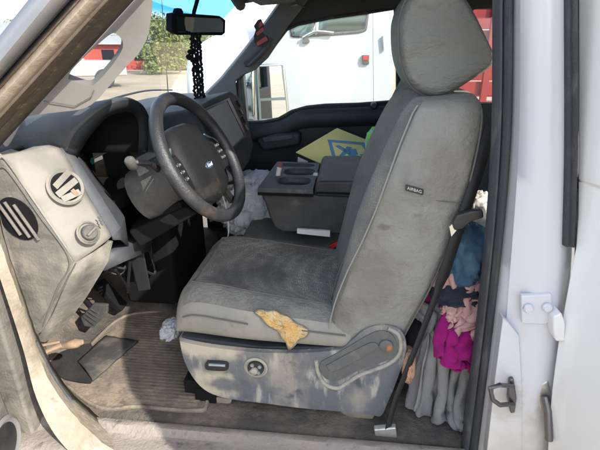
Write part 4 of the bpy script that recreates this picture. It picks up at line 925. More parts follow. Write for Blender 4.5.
bag = lump('laundry_bag', (.285, 1.25, .77), (.095, .15, .17), m_dark_bag, 'dark bag at the bottom of the clothes heap behind the driver seat', 'bag', 3, amp=.06, sub=4, group=PILE)
bag2 = lump('stuffed_sack', (.335, 1.26, 1.03), (.07, .12, .12), m_dark_bag, 'dark stuffed sack inside the clothes heap, under the denim', 'bag', 13, amp=.05, sub=4, group=PILE)
def drape(name, c, size, rot, mat, label, cat, solids, frames=46, n=46, seed=1, pin=None):
    """drop a square of cloth on what lies there already and keep the folds it settles into"""
    rnd = random.Random(seed)
    bm = bmesh.new(); bmesh.ops.create_grid(bm, x_segments=n, y_segments=n, size=.5); bm.verts.index_update()
    rm = Matrix.Rotation(rot, 3, 'Z'); pins = []
    for v in bm.verts:
        p = V((v.co.x * size[0], v.co.y * size[1], 0)); q = rm @ V((p.x * size[2], p.y, 0))
        fold = .5 * math.sqrt(max(0, 1 - size[2] ** 2)) * .55 * size[4] * math.sin(p.x * 2 * math.pi / size[4] + 2.5 * mnoise.noise(V((p.y * 4, seed, 0))) + seed)
        back, down = size[3], size[1] - size[3]; l = (v.co.y + .5) * size[1] - (size[5] * p.x * max(0, .5 - v.co.y) if len(size) > 5 else 0)          # arc length from the hanging end
        if pin is not None and l > down + pin: pins.append(v.index)
        hang = max(0, down - l); q = V((q.x, (l - down) if l > down else 0, -hang)); nn = V((0, 0, 1)) if l > down else V((0, -1, 0))
        v.co = V((q.x, q.y, q.z)) + nn * (fold + .012 * mnoise.noise(V((p.x * 12, p.y * 12, seed * 3.3))))
    me = bpy.data.meshes.new(name); bm.to_mesh(me); bm.free(); me.materials.append(mat)
    o = bpy.data.objects.new(name, me); col.objects.link(o); o.location = c
    for t in solids:
        if not any(md.type == 'COLLISION' for md in t.modifiers):
            t.modifiers.new('col', 'COLLISION'); t.collision.thickness_outer = .006; t.collision.cloth_friction = 30; t.collision.damping = .6
    vg = o.vertex_groups.new(name='pin')
    if pins: vg.add(pins, 1, 'REPLACE')
    md = o.modifiers.new('cloth', 'CLOTH'); st = md.settings
    if pins: st.vertex_group_mass = 'pin'
    st.quality = 5; st.mass = .25; st.tension_stiffness = 12; st.compression_stiffness = 10; st.shear_stiffness = 4; st.bending_stiffness = .12; st.air_damping = 2
    md.collision_settings.distance_min = .006; md.collision_settings.use_self_collision = True; md.collision_settings.self_distance_min = .004; md.collision_settings.collision_quality = 2
    md.point_cache.frame_start = 1; md.point_cache.frame_end = frames
    for f in range(1, frames + 1): scene.frame_set(f)
    dg = bpy.context.evaluated_depsgraph_get(); ev = bpy.data.meshes.new_from_object(o.evaluated_get(dg))
    o.modifiers.clear(); scene.frame_set(1)
    o.data = ev; ev.name = name; ev.shade_smooth()
    return tag(o, label, cat, PILE)
def guard(c, sz):
    g = G().box(c, sz); return g.build('guard', m_deep, None, smooth=0)
gs = [guard((.335, 1.3, .58), (1.2, 1.2, .05)), guard((.465, 1.25, 1.0), (.10, 1.2, 1.4)), guard((.335, .94, 1.0), (.8, .06, 1.2))]
g = G(); sl_ = [at(410, 352, 1.1), at(440, 294, 1.1), at(466, 232, 1.1), at(486, 160, 1.1)]
g.prism([V((p.x - .0, 1.0, p.z)) for p in sl_] + [V((.0, 1.0, sl_[-1].z)), V((.0, 1.0, .55)), V((.17, 1.0, .55))], (0, .65, 0)); gs.append(g.build('guard', m_deep, None, smooth=0))
SOL = [bag, bag2] + gs
def put(*a, **k):
    o = drape(*a, SOL, **k); SOL.append(o); return o
put('grey_towel', (.285, 1.055, .975), (.54, .63, .53, .26, .125, .25), 0, cloth('grey_terry', (.24, .24, .245), (.29, .287, .28), 500), 'long grey towel hanging down the front of the clothes heap', 'towel', seed=2, n=50, frames=34, pin=.06)
put('magenta_shirt', (.290, 1.040, 1.03), (.42, .46, .56, .22, .15, .25), 0, cloth('magenta_cloth', (.36, .010, .18), (.24, .006, .12), 800), 'bright magenta shirt squeezed between the pink and grey towels', 'clothing', seed=4, n=42, frames=32, pin=.10)
put('pink_towel', (.318, 1.034, 1.11), (.30, .43, .60, .25, .13, .15), 0, cloth('dusty_pink_terry', (.50, .29, .27), (.58, .38, .35), 420), 'dusty pink towel bunched above the magenta shirt', 'towel', seed=6, n=40, frames=30, pin=.03)
for o in gs: bpy.data.objects.remove(o)
SOL = SOL[:2] + SOL[6:]
for o in SOL:
    for md in [m for m in o.modifiers if m.type == 'COLLISION']: o.modifiers.remove(md)
for o in SOL[2:]:
    sd = o.modifiers.new('solid', 'SOLIDIFY'); sd.thickness = .006; sd.offset = 1
    sb = o.modifiers.new('sub', 'SUBSURF'); sb.levels = 1; sb.render_levels = 1
lump('navy_garment', at(453, 283, 1.135), (.075, .09, .040), cloth('navy_cloth', (.018, .024, .04), (.05, .06, .085)), 'dark navy garment crumpled under the blue denim', 'clothing', 5, .22, 2.4, group=PILE)
lump('denim_garment', at(460, 250, 1.16), (.070, .11, .085), cloth('blue_denim', (.045, .11, .18), (.11, .20, .27), 900), 'blue denim garment on top of the clothes heap', 'clothing', 4, .22, 2.2, (1.3, 1, .8), group=PILE)
lump('white_cloth', at(477, 226, 1.22), (.05, .08, .09), cloth('white_cloth', (.66, .64, .60), (.52, .5, .47)), 'cream white cloth wedged behind the belt tongue', 'clothing', 11, .25, 2, group=PILE)
lump('fur_toy', at(408, 364, 1.06), (.016, .04, .045), cloth('orange_fur', (.50, .27, .15), (.62, .45, .36), 300), 'small orange and pink fuzzy thing poking out beside the grey towel', 'soft toy', 12, .3, 3, group=PILE)
# white bag beyond the steering wheel
bagm = M('white_bag_film', (.78, .80, .84), .35, layers=[('noise', (.16, .22, .42), 22, .60, .70, .75), ('noise', (.75, .75, .75), 14, .4, .6, .5)], bump=(60, .004))
lump('carrier_bag', V((-.47, 2.12, .93)), (.15, .17, .14), bagm, 'crumpled white and blue plastic carrier bag in front of the passenger seat', 'bag', 14, .34, 3.0)
lump('tool_bag', V((-.47, 2.13, .72)), (.17, .17, .11), cloth('black_duffel', (.02, .022, .025), (.05, .05, .05)), 'black bag on the passenger floor under the white carrier bag', 'bag', 15, .15, 2)
lump('paper_towel', atz(171, 330, .63), (.032, .05, .035), M('white_tissue', (.72, .71, .74), .9, bump=(80, .002)), 'crumpled white tissue on the floor mat against the seat base', 'tissue', 16, .4, 2.2)
# floor mats with moulded ribs
g = G()
mo = [atz(54, 378, FL + .006), atz(84, 352, FL + .006), atz(128, 316, FL + .006), atz(196, 318, FL + .006), atz(214, 360, FL + .006), atz(209, 405, FL + .006), atz(196, 414, FL + .006), atz(138, 410, FL + .006), atz(96, 410, FL + .006)]
mo = smoothline(mo + [mo[0]], 48)[:-1]
g.prism(mo, (0, 0, .010)); mat_o = empty('floor_mat', (-.65, 1.2, FL + .006), 'ribbed muddy rubber floor mat below the steering wheel', 'floor mat')
g.build('mat_base', m_mat, mat_o, bevel=.003)
g = G()
# ribs parallel to the mat's rear edge
def inside(p, poly):
    c = False; n = len(poly); j = n - 1
    for i in range(n):
        if (poly[i].y > p.y) != (poly[j].y > p.y) and p.x < (poly[j].x - poly[i].x) * (p.y - poly[i].y) / (poly[j].y - poly[i].y + 1e-9) + poly[i].x: c = not c
        j = i
    return c
cm = sum(mo, V()) / len(mo); inner = [cm + (p - cm) * .90 for p in mo]
y = 1.02
while y < 1.55:
    run = []
    for i in range(140):
        p = V((-1.05 + i * .006, y, FL + .0165))
        if inside(p, inner): run.append(p)
        elif len(run) > 3: 
            g.box((run[0] + run[-1]) / 2, ((run[-1] - run[0]).length, .0065, .006)); run = []
        else: run = []
    if len(run) > 3: g.box((run[0] + run[-1]) / 2, ((run[-1] - run[0]).length, .0065, .006))
    y += .0155
g.build('mat_ribs', m_mat, mat_o, smooth=0)
g = G(); g.tube([V((p.x, p.y, FL + .016)) for p in [cm + (q - cm) * .975 for q in mo]], .006, 8, closed=True); g.build('mat_border', m_mat, mat_o)
fo_ = [atz(78, 362, FL + .03), atz(106, 336, FL + .03), atz(138, 341, FL + .026), atz(126, 362, FL + .026), atz(112, 372, FL + .026), atz(93, 381, FL + .026)]
g = G(); 
def flap(u, v):
    a = fo_[0].lerp(fo_[1], u); b = fo_[5].lerp(fo_[2], u); p = a.lerp(b, v); return p + V((0, 0, .012 * math.sin(math.pi * v) * (1 - u) + .004 * mnoise.noise(p * 30)))
g.grid(flap, 12, 12); tag(g.build('mat_scrap', m_flap, None, solid=.008, smooth=60), 'loose piece of black rubber mat lying on the ribbed mat', 'mat piece')
dk = [atz(46, 362, FL + .02), atz(64, 352, FL + .02), atz(92, 345, FL + .02), atz(84, 368, FL + .02), atz(92, 383, FL + .02), atz(70, 381, FL + .02), atz(58, 376, FL + .02)]
g = G(); g.prism(smoothline(dk + [dk[0]], 30)[:-1], (0, 0, .006)); tag(g.build('dark_floor_piece', cloth('black_floor_cloth', (.018, .018, .02), (.05, .045, .04)), None), 'flat black piece beside the sill under the dash end', 'carpet')  # flat black cut-out laid on the floor by the sill
# yellow box leaning on the door, with its blue emblem
bl_ = at(296, 152, 2.10); bf_ = at(337, 128, 2.40)
ev = bf_ - bl_; br_ = at(393, 152, 2.22); bn = (bf_ - bl_).cross(br_ - bf_).normalized()
if bn.z < 0: bn = -bn
e2_ = bn.cross(ev).normalized() * (br_ - bf_).length
if e2_.dot(br_ - bf_) < 0: e2_ = -e2_
bq = [bl_, bf_, bf_ + e2_, bl_ + e2_]
m_yel = M('pale_yellow_card', (.74, .63, .22), .7, layers=[('noise', (.76, .69, .36), 6, .4, .7, .8)])
m_boxside = M('black_box_card', (.02, .02, .022), .6)
m_lblue = M('blue_print', (.08, .22, .42), .6); m_vyel = M('strong_yellow_print', (.75, .55, .03), .6)
ybox = empty('parts_box', (bq[0] + bq[2]) / 2 - bn * .11, 'yellow topped box with a blue diamond emblem, leaning between console and passenger door', 'box')
g = G(); g.prism(bq, -bn * .004); g.build('box_lid', m_yel, ybox)
g = G(); g.prism([p - bn * .0045 for p in bq], -bn * .105); g.build('box_body', m_boxside, ybox)
bp_ = lambda px, py, off=.0006: atpl(px, py, bq[0] + bn * off, bn)
g = G()
fr_o, fr_i = [(327.5, 139.5), (364, 142.5), (376, 161), (334, 164)], [(331.5, 142), (361.5, 144.8), (371, 159), (337, 161)]
g.plate([bp_(*q) for q in fr_o], [[bp_(*q) for q in fr_i]], bn * .0006)
for q in ([(335, 146), (339, 145), (352, 153), (349, 155)], [(347, 146.5), (352, 147.5), (343, 157), (339, 156)], [(349, 149), (356, 149), (358, 154), (354, 158), (348, 157)], [(360, 154), (366, 154.5), (367, 157), (361, 157)]):
    g.prism([bp_(*p) for p in q], bn * .0006)
g.build('blue_emblem', m_lblue, ybox)
g = G(); g.prism([bp_(*q) for q in [(378, 146), (392, 150), (384, 160), (377, 160)]], bn * .0006); g.build('yellow_band', m_vyel, ybox)
sd = -bn; se = e2_.normalized(); sn = se.cross(bn).normalized()
if sn.y > 0: sn = -sn
side = lambda a, b: bl_ + se * a - bn * b + sn * .001
g = G(); g.prism([side(.015, .02), side(.075, .02), side(.075, .085), side(.015, .085)], sn * .0006); g.build('paper_label', m_offwhite, ybox)
g = G(); g.prism([side(.03, .055), side(.11, .05), side(.11, .1), side(.03, .1)], sn * .0014); g.build('yellow_label', m_vyel, ybox)
# hi-vis vest on the passenger backrest
lump('safety_vest', at(378, 144, 2.12), (.055, .09, .075), M('lime_fabric', (.25, .75, .05), .8, layers=[('noise', (.45, .62, .75), 8, .50, .56, .9)]), 'lime green and pale blue safety vest bundled against the passenger seat', 'vest', 21, .2, 2)
g = G(); ta, tb = atz(281, 172, 1.20), atz(286, 173, 1.19); ta = V((-.285, 1.80, 1.168)); 
g.tube([ta, ta + V((.01, -.006, .045))], .011, 14); g.lathe(ta + V((.01, -.006, .045)), (.01, -.006, .045), [(.0112, 0), (.0112, .012), (.006, .016), (0, .016)], 14, mi=1)
tag(g.build('lighter', [m_offwhite, M('rust_cap', (.25, .12, .07), .6)], None), 'small white tube with a rusty end standing in the cup tray', 'lighter')
# beads hanging from the inside mirror
g = G(); random.seed(5)
for s_ in range(4):
    path = [at(191 + s_ * 2.8, 34, 1.82), at(193 + s_ * 2.6, 58, 1.81), at(194.5 + s_ * 2.6, 82, 1.80), at(196 + s_ * 2.5, 112 - 4 * s_, 1.79)]
    line = smoothline(path, 44)
    for i, p in enumerate(line):
        q = p + V((random.uniform(-.003, .003), random.uniform(-.006, .006), 0)); g.lathe(q, (0, 0, 1), [(.002, -.006), (.0058, -.002), (.0058, .002), (.002, .006)], 7)
for (px, py, r_) in ((190, 52, .011), (189, 57, .013), (193, 60, .013), (200, 58, .010), (196, 70, .010)):
    c = at(px, py, 1.80); g.lathe(c, (0, .3, 1), [(.001, -r_), (r_ * .8, -r_ * .5), (r_, 0), (r_ * .8, r_ * .5), (.001, r_)], 9)
tag(g.build('bead_strands', m_deep, None), 'dark bead strands hanging from the inside mirror', 'beads')
# striped air freshener on the far pillar
g = G(); af = [(258, 20), (261, 19), (264, 25), (263, 33), (268, 36), (270, 42), (266, 47), (259, 47), (255, 43), (254, 36), (256, 30), (254, 26)]
g.plate(ats(af, 2.38), [], (0, -.006, 0)); afr = empty('air_freshener', at(261, 34, 2.38), 'red and black hanging air freshener in front of the far windshield pillar', 'air freshener')
g.build('card', M('dark_card', (.025, .015, .018), .6), afr)
g = G()
for q in ([(256, 33), (263, 27), (264, 31), (257, 36)], [(256, 43), (266, 36), (268, 40), (258, 46)], [(259, 23), (262, 21), (263, 25), (259, 28)]): g.prism(ats(q, 2.372), (0, -.002, 0))
g.build('red_stripes', M('faded_red', (.42, .08, .07), .6), afr)
g = G(); g.tube([at(260, 20, 2.377), at(259.5, 6, 2.37)], .0012, 5); g.build('loop_string', m_deep, afr)
# white charging cable hanging by the wheel
g = G(); g.tube(smoothline([at(218, 184, 1.50), at(224, 200, 1.50), at(228, 218, 1.52), at(228, 236, 1.55), at(222, 246, 1.55), at(226, 262, 1.6)], 30), .0028, 6)
tag(g.build('charging_cable', m_offwhite, None), 'thin white cable hanging under the steering wheel', 'cable')
g = G(); bx_ = at(30, 125, 1.10); g.box(V((-.98, 1.12, 1.432)), (.05, .03, .014), Matrix.Rotation(.4, 3, 'Z')); tag(g.build('blue_reflection', M('reflection_blue', (.03, .15, .5), .3), None, bevel=.004), 'blue defroster reflection on the dash top by the windshield pillar, built as a small block', 'reflection')  # solid block added in place of a blue defroster reflection

# ================================================================== outside
m_ground = M('dry_dirt', (.42, .34, .24), .95, layers=[('noise', (.50, .42, .31), .35, .4, .65, .8), ('noise', (.33, .27, .20), 1.7, .5, .7, .6), ('noise', (.25, .24, .12), .12, .58, .72, .6), ('noise', (.55, .48, .38), 25, .55, .75, .5)], bumps=[('noise', None, 6, .3, .7, 1., .02), ('noise', None, 60, .3, .7, 1., .006)])
g = G(); g.grid(lambda u, v: V((-700 + 1400 * u, -700 + 1400 * v, 0)), 20, 20); tag(g.build('ground', m_ground, None), kind='structure')

# white work truck parked alongside
SYY = 4.5
sx = lambda px, py: at(px, py, SYY)
semi = empty('work_truck', (-.3, 5.6, 0), 'white conventional cab work truck parked alongside, beyond the passenger window', 'truck')
m_swhite = M('white_fleet_paint', (.46, .485, .495), .25, coat=.5, layers=[('zband', (.40, .40, .385), 1.5, .7, .6), ('noise', (.40, .42, .43), 1.2, .4, .7, .7)])
XR = sx(396, 40).x; XF = -.85
wo = [sx(291, 27.5), sx(294, 11), sx(300, 8), sx(346, 3), sx(366, 1), sx(366, 26), sx(362, 31), sx(345, 33), sx(297, 36), sx(292, 33)]
body = [V((XF, SYY, .65)), V((XF, SYY, 1.75)), V((XF + .42, SYY, 2.62)), V((XR, SYY, 2.68)), V((XR, SYY, .65))]
g = G(); wo_s = smoothline(wo + [wo[0]], 40)[:-1]
g.plate(body, [wo_s], (0, .06, 0)); cab = g.build('cab_side', m_swhite, semi, bevel=.015, seg=3)
g = G(); g.box(((XF + XR) / 2 + .1, SYY + 1.15, 2.66), (XR - XF - .5, 2.2, .06)); g.box((XR - .03, SYY + 1.15, 1.65), (.05, 2.15, 1.98)); g.box(((XF + XR) / 2, SYY + 2.26, 1.6), (XR - XF, .05, 1.9)); g.box(((XF + XR) / 2, SYY + 1.15, .68), (XR - XF, 2.2, .06)); g.build('cab_shell', m_swhite, semi)
g = G(); g.prism([p + V((0, .03, 0)) for p in wo_s], (0, .005, 0)); sw2 = g.build('window', glass('teal_glass', (.5, .68, .68), gloss=.12), semi, smooth=0)
g = G(); g.tube([p + V((0, -.002, 0)) for p in wo_s], .014, 8, closed=True); g.build('window_seal', m_seal, sw2)
g = G(); g.tube([sx(316, 35) + V((0, .0, 0)), sx(319, 3)], .016, 8); g.build('vent_post', m_swhite, sw2)
g = G(); g.box(((XF + XR) / 2 + .25, SYY + .9, 1.60), (.5, .6, .5)); g.box(((XF + XR) / 2 + .40, SYY + .9, 2.0), (.14, .5, .7)); g.build('cab_seat', m_doorcard, semi, bevel=.05)
g = G(); g.box(((XF + XR) / 2 + .35, SYY + 2.2, 2.1), (.9, .05, .9)); g.build('cab_lining', M('olive_lining', (.46, .43, .22), .8), semi)
m_gap = M('panel_gap', (.36, .37, .38), .8)
g = G()
for L in ([(262, 18), (262, 62), (264, 110), (266, 135)], [(373, 6), (373.5, 60), (374, 112)], [(262, 18), (275, 3), (286, -6)], [(352, 8), (353, 4)]):
    g.tube([p + V((0, .0012, 0)) for p in smoothline([sx(*q) for q in L], 14)], .0045, 6)
g.build('door_gap', m_gap, cab)
dh = [sx(302, 37), sx(312, 32), sx(320, 33)]
g = G(); g.tube([p + V((0, -.035, 0)) for p in smoothline([sx(303, 38), sx(311, 33.5), sx(318, 31.5), sx(334, 33)], 14)], .013, 8); g.build('grab_rail', m_chrome, cab)
g = G(); g.prism(smoothline([sx(303, 39), sx(309, 39), sx(309, 43), sx(303, 43), sx(303, 39)], 13)[:-1], (0, -.03, 0)); g.build('door_lock', m_dmetal, cab, bevel=.004)
g = G(); g.tube([sx(313, 31) + V((0, -.02, 0)), sx(317, 12) + V((0, -.12, 0)), sx(320, -6) + V((0, -.12, 0))], .014, 8); g.build('mirror_post', m_chrome, semi)
g = G(); g.prism([sx(362, 55), sx(369, 55), sx(369, 64), sx(362, 64)], (0, -.03, 0)); ml = g.build('marker_light', m_dmetal, semi, bevel=.005)
g = G(); g.prism([p + V((0, -.028, 0)) for p in (sx(363, 56), sx(368, 56), sx(368, 60), sx(363, 60))], (0, -.014, 0)); g.build('lens', m_red, ml, bevel=.003)
g = G(); g.tube([sx(383, 36) + V((0, -.02, 0)), sx(384, 50) + V((0, -.02, 0))], .012, 8); g.build('latch', m_gap, semi)
for k, (a, b) in enumerate((((248, 104), (283, 106)),)):
    pass
# hood, fender, wheel
hx0 = sx(176, 60).x
def hood2(u, v):
    x = XF + .01 + (hx0 - XF) * u; w = 1.05 - .12 * u; zt = 1.93 - .14 * u - .12 * u ** 5
    a = math.pi * (v); return V((x, SYY + 1.15 - (w * abs(math.cos(a)) ** .45 * (1 if math.cos(a) > 0 else -1)), .75 + (zt - .75) * abs(math.sin(a)) ** .35))
g = G(); g.grid(hood2, 14, 30); g.build('hood', m_swhite, semi, smooth=60, solid=.02)
g = G(); g.box((hx0 - .02, SYY + 1.15, 1.08), (.05, 1.5, .8)); g.build('grille', m_dmetal, semi, bevel=.02)
g = G(); g.box((hx0 + .10, SYY + .245, 1.20), (.16, .04, .2)); g.build('headlight', m_silver, semi, bevel=.02)
g = G(); g.loft([[V((hx0 + .62 + (.58 + e) * math.cos(t), y_, .58 + (.60 + e) * math.sin(t))) for t in [i * math.pi / 14 for i in range(15)]] for y_, e in ((SYY + .05, 0), (SYY + .02, .04), (SYY + .3, .05))], closed=False, caps=False); g.build('front_fender', m_swhite, semi, solid=.02)
g = G(); g.box((hx0 - .10, SYY + 1.15, .62), (.14, 2.3, .28)); g.build('bumper', m_swhite, semi, bevel=.04)
for (wx, wyy) in ((hx0 + .62, SYY + .10), (hx0 + .62, SYY + 1.95), (3.4, SYY + .1), (3.4, SYY + 1.95)):
    g = G(); g.lathe((wx, wyy, .50), (0, 1, 0), [(.28, 0), (.46, 0), (.50, .05), (.50, .22), (.46, .27), (.2, .27)], 28); w = g.build('wheel', m_seal, semi)
    g = G(); g.lathe((wx, wyy + .02, .50), (0, 1, 0), [(.06, -.03), (.18, 0), (.28, -.02), (.28, .03), (.1, .04)], 24); g.build('rim', m_silver, w)
g = G(); g.box((1.6, SYY + 1.15, .72), (5.2, .9, .16)); g.build('chassis', m_dmetal, semi)
g = G(); g.lathe((.0, SYY + .25, .62), (1, 0, 0), [(.1, -.5), (.24, -.48), (.25, 0), (.24, .48), (.1, .5)], 20); g.build('fuel_tank', m_silver, semi)
# red stake bed behind the cab
m_redp = M('red_bed_paint', (.30, .014, .02), .5, layers=[('noise', (.20, .010, .012), 6, .4, .7, .7)])
bed = empty('stake_bed', (2.6, 5.6, .9), 'red slatted stake bed behind the white work truck cab', 'truck bed')
g = G(); g.box((2.75, SYY + 1.12, .90), (4.0, 2.35, .14)); g.build('deck', m_redp, bed)
for k in range(7):
    g = G(); g.box((2.75, SYY - .03, 1.10 + .22 * k), (3.98, .035, .125)); g.build('slat', m_redp, bed, bevel=.006)
for k in range(7):
    g = G(); g.box((.84 + .42 * k, SYY - .068, 1.72), (.06, .04, 1.56)); g.build('stake', m_redp, bed, bevel=.005)
for k in range(7):
    g = G(); g.box((2.75, SYY + 2.26, 1.10 + .22 * k), (3.98, .035, .15)); g.build('slat', m_redp, bed)
g = G(); g.box((.79, SYY + 1.12, 1.72), (.04, 2.2, 1.5)); g.build('headboard', m_redp, bed)

# barns, parked pickup, trees
def azp(px, D): d = ray(px, 47); d.z = 0; d.normalize(); return V((d.x * D, d.y * D, 0))
m_barn = M('red_barn_siding', (.42, .07, .05), .8, layers=[('noise', (.33, .05, .04), (1, 1, .2), .4, .7, .7), ('wave', (.25, .04, .03), (1, 1, 0), 18, .85, 1., .7)])
m_roof = M('pale_metal_roof', (.42, .42, .42), .5, .2, layers=[('noise', (.35, .33, .31), 1.5, .45, .7, .6)])
def barn(c, ang, L_, W_, H_, lbl):
    r = empty('barn', c, lbl, 'barn'); rm = Matrix.Rotation(ang, 3, 'Z')
    T = lambda x, y, z: c + rm @ V((x, y, z))
    g = G(); g.prism([T(-L_ / 2, -W_ / 2, 0), T(-L_ / 2, W_ / 2, 0), T(-L_ / 2, W_ / 2, H_), T(-L_ / 2, 0, H_ * 1.45), T(-L_ / 2, -W_ / 2, H_)], rm @ V((L_, 0, 0))); g.build('wall', m_barn, r, smooth=0)
    for s in (-1, 1):
        a, b = T(-L_ / 2 - .4, s * (W_ / 2 + .45), H_ * .94), T(-L_ / 2 - .4, 0, H_ * 1.475); g = G(); g.prism([a, b, b + V((0, 0, .12)), a + V((0, 0, .12))], rm @ V((L_ + .8, 0, 0))); g.build('roof', m_roof, r, smooth=0)
    g = G(); g.box(T(-L_ * .2, -W_ / 2 - .04, H_ * .4), (3.2, .08, H_ * .8), rm); g.build('door', m_swhite, r)
    for k in range(3):
        g = G(); g.box(T(L_ * .1 + k * 2.4, -W_ / 2 - .03, H_ * .55), (.9, .06, .8), rm); g.build('window', m_deep, r)
    return r
barn(azp(78, 44), R(38), 15, 9, 2.0, 'long low red barn with a pale metal roof, seen through the pillar grab handle')
barn(azp(-42, 46), R(44), 18, 9, 2.3, 'taller red barn at the far left beyond the windshield pillar')
def parked(c, ang):
    r = empty('parked_pickup', c, 'small white pickup parked in front of the low red barn', 'truck'); rm = Matrix.Rotation(ang, 3, 'Z'); T = lambda x, y, z: c + rm @ V((x, y, z))
    pr_ = [(-2.6, .5), (-2.6, .95), (-2.45, 1.08), (-1.2, 1.15), (-.5, 1.72), (.75, 1.75), (.95, 1.15), (2.6, 1.12), (2.6, .5)]
    g = G(); g.prism([T(x, -.9, z) for x, z in pr_], rm @ V((0, 1.8, 0))); g.build('body', m_swhite, r, bevel=.06)
    g = G(); g.prism([T(x, -.92, z) for x, z in ((-1.0, 1.17), (-.48, 1.64), (.68, 1.66), (.82, 1.17))], rm @ V((0, 1.84, 0))); g.build('window', m_deep, r)
    for x in (-1.65, 1.65):
        for y in (-.95, .72):
            g = G(); g.lathe(T(x, y, .40), rm @ V((0, 1, 0)), [(.2, 0), (.38, 0), (.40, .03), (.40, .22), (.2, .24)], 20); w = g.build('wheel', m_seal, r)
            g = G(); g.lathe(T(x, y - .01, .40), rm @ V((0, 1, 0)), [(.05, -.01), (.2, 0), (.2, .01)], 16); g.build('rim', m_silver, w)
parked(azp(58, 23), R(30))
m_bark = M('bark', (.12, .09, .065), .9, bump=(12, .02))
leafms = [M('leaf_%s' % n_, c_, .6, layers=[('noise', c2, .9, .4, .7, .7)]) for n_, c_, c2 in (('olive', (.16, .21, .06), (.23, .26, .10)), ('green', (.12, .18, .06), (.18, .23, .09)))]
def tree(name, c, h, w, nleaf, seed, lm, label, group='trees along the far edge of the yard'):
    rnd = random.Random(seed); r = empty(name, c, label, 'tree', group)
    g = G(); g.tube([c, c + V((.1, 0, h * .25)), c + V((-.05, .1, h * .55)), c + V((0, 0, h * .85))], [h * .03, h * .024, h * .015, h * .004], 8)
    tips = []
    for k in range(11):
        a = rnd.uniform(0, 6.28); z = h * rnd.uniform(.18, .6); t = c + V((math.cos(a) * w * rnd.uniform(.5, .9), math.sin(a) * w * rnd.uniform(.5, .9), z + h * rnd.uniform(.12, .32)))
        g.tube([c + V((0, 0, z)), (c + V((0, 0, z))).lerp(t, .5) + V((0, 0, h * .03)), t], [h * .012, h * .008, h * .003], 6); tips.append(t)
    g.build('trunk', m_bark, r)
    g = G(); tips += [c + V((rnd.uniform(-.3, .3) * w, rnd.uniform(-.3, .3) * w, h * rnd.uniform(.75, .98))) for _ in range(5)]
    tips += [c + V((rnd.uniform(-.8, .8) * w, rnd.uniform(-.8, .8) * w, h * rnd.uniform(.1, .4))) for _ in range(7)]
    for k in range(nleaf):
        t = rnd.choice(tips); d = V((rnd.gauss(0, 1), rnd.gauss(0, 1), rnd.gauss(0, .8))) * (w * .20); p = t + d
        if p.z < .1: p.z = rnd.uniform(.1, h * .3)
        s = rnd.uniform(.06, .15) * (h / 5) ** .5; n = V((rnd.gauss(0, 1), rnd.gauss(0, 1), rnd.gauss(.6, 1))).normalized(); x = n.orthogonal().normalized(); q = n.cross(x); a = rnd.uniform(0, 6.28); x, q = x * math.cos(a) + q * math.sin(a), q * math.cos(a) - x * math.sin(a)
        g.add([p - x * s * 1.2, p + q * s * .6, p + x * s * 1.2 + n * s * .3, p - q * s * .6], [(0, 1, 2, 3)])
    g.build('crown', lm, r, smooth=0)
tree('tree', azp(158, 33), 3.5, 1.5, 5200, 1, leafms[0], 'tall olive green tree left of the inside mirror, behind the antenna')
tree('tree', azp(174, 38), 3.4, 1.9, 5200, 2, leafms[1], 'rounded green tree just left of the hanging beads')
tree('tree', azp(140, 44), 2.9, 2.2, 4200, 3, leafms[0], 'low bushy tree beside the near pillar trim')
tree('tree', azp(196, 50), 3.6, 2.6, 2600, 4, leafms[1], 'distant tree behind the hanging beads')
tree('tree', azp(115, 62), 4.2, 2.8, 2600, 5, leafms[0], 'small far tree right of the low red barn')
tree('tree', azp(20, 66), 4.4, 3.0, 2200, 6, leafms[1], 'tree rising behind the red barns')
tree('tree', azp(60, 72), 4.6, 3.2, 2200, 7, leafms[0], 'tree behind the pale roof of the low barn')
tree('tree', azp(0, 70), 4.2, 3.0, 2200, 8, leafms[1], 'tree behind the taller red barn at the far left')
# far low hill
g = G(); g.grid(lambda u, v: (lambda a, r: V((math.sin(a) * r, math.cos(a) * r, (9 + 7 * mnoise.noise(V((a * 5, 0, 0)))) * math.sin(math.pi * v) - .3)))(R(-75) + R(130) * u, 330 + 120 * v), 80, 6)
tag(g.build('hills', M('far_scrub', (.17, .16, .11), .95, layers=[('noise', (.09, .11, .05), .05, .4, .65, .8)]), None, smooth=80), kind='structure')

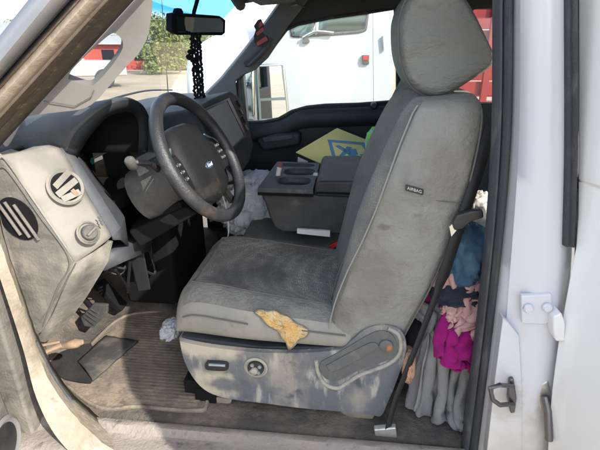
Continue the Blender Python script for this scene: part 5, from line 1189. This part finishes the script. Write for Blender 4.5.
# ================================================================== light
SUN_EL, SUN_AZ = R(36), math.atan2(.55, -.62)       # direction towards the sun (x, y): rear left of the truck
SUN_DIR = V((.785, -.62, 0)).normalized() * math.cos(SUN_EL) + V((0, 0, math.sin(SUN_EL)))
sl = bpy.data.lights.new('sun', 'SUN'); sl.energy = 2.0; sl.angle = R(.5); sl.color = (1, .94, .84)
so_ = bpy.data.objects.new('sun', sl); col.objects.link(so_); so_.rotation_euler = SUN_DIR.to_track_quat('Z', 'Y').to_euler()
w = bpy.data.worlds.new('World'); scene.world = w; w.use_nodes = True
nt = w.node_tree; N, L = nt.nodes, nt.links
bg = N['Background']; sky = N.new('ShaderNodeTexSky'); sky.sky_type = 'NISHITA'; sky.sun_disc = False
sky.sun_elevation = SUN_EL; sky.sun_rotation = math.atan2(SUN_DIR.x, SUN_DIR.y); sky.dust_density = 1.5
# broken cloud over the sky
tc = N.new('ShaderNodeTexCoord'); mp = N.new('ShaderNodeMapping'); mp.inputs['Scale'].default_value = (1.6, 1.6, 5.5); nz = N.new('ShaderNodeTexNoise'); nz.inputs['Scale'].default_value = 1.7; nz.inputs['Detail'].default_value = 8
L.new(tc.outputs['Generated'], mp.inputs[0]); L.new(mp.outputs[0], nz.inputs['Vector'])
mr = N.new('ShaderNodeMapRange'); mr.interpolation_type = 'SMOOTHSTEP'; L.new(nz.outputs[0], mr.inputs[0]); mr.inputs[1].default_value = .42; mr.inputs[2].default_value = .62; mr.inputs[4].default_value = .9
mx = N.new('ShaderNodeMix'); mx.data_type = 'RGBA'; L.new(mr.outputs[0], mx.inputs[0]); L.new(sky.outputs[0], mx.inputs[6]); mx.inputs[7].default_value = (5.4, 5.4, 5.5, 1)
L.new(mx.outputs[2], bg.inputs['Color']); bg.inputs['Strength'].default_value = .145

vs_ = scene.view_settings; vs_.view_transform = 'Standard'; vs_.look = 'None'; vs_.gamma = 1; vs_.use_curve_mapping = False
vs_.exposure = 1.9
scene.render.engine = 'CYCLES'; scene.cycles.use_denoising = True
scene.cycles.max_bounces = 10; scene.cycles.diffuse_bounces = 6; scene.cycles.transparent_max_bounces = 16; scene.cycles.caustics_reflective = False; scene.cycles.caustics_refractive = False
scene.cycles.sample_clamp_indirect = 6
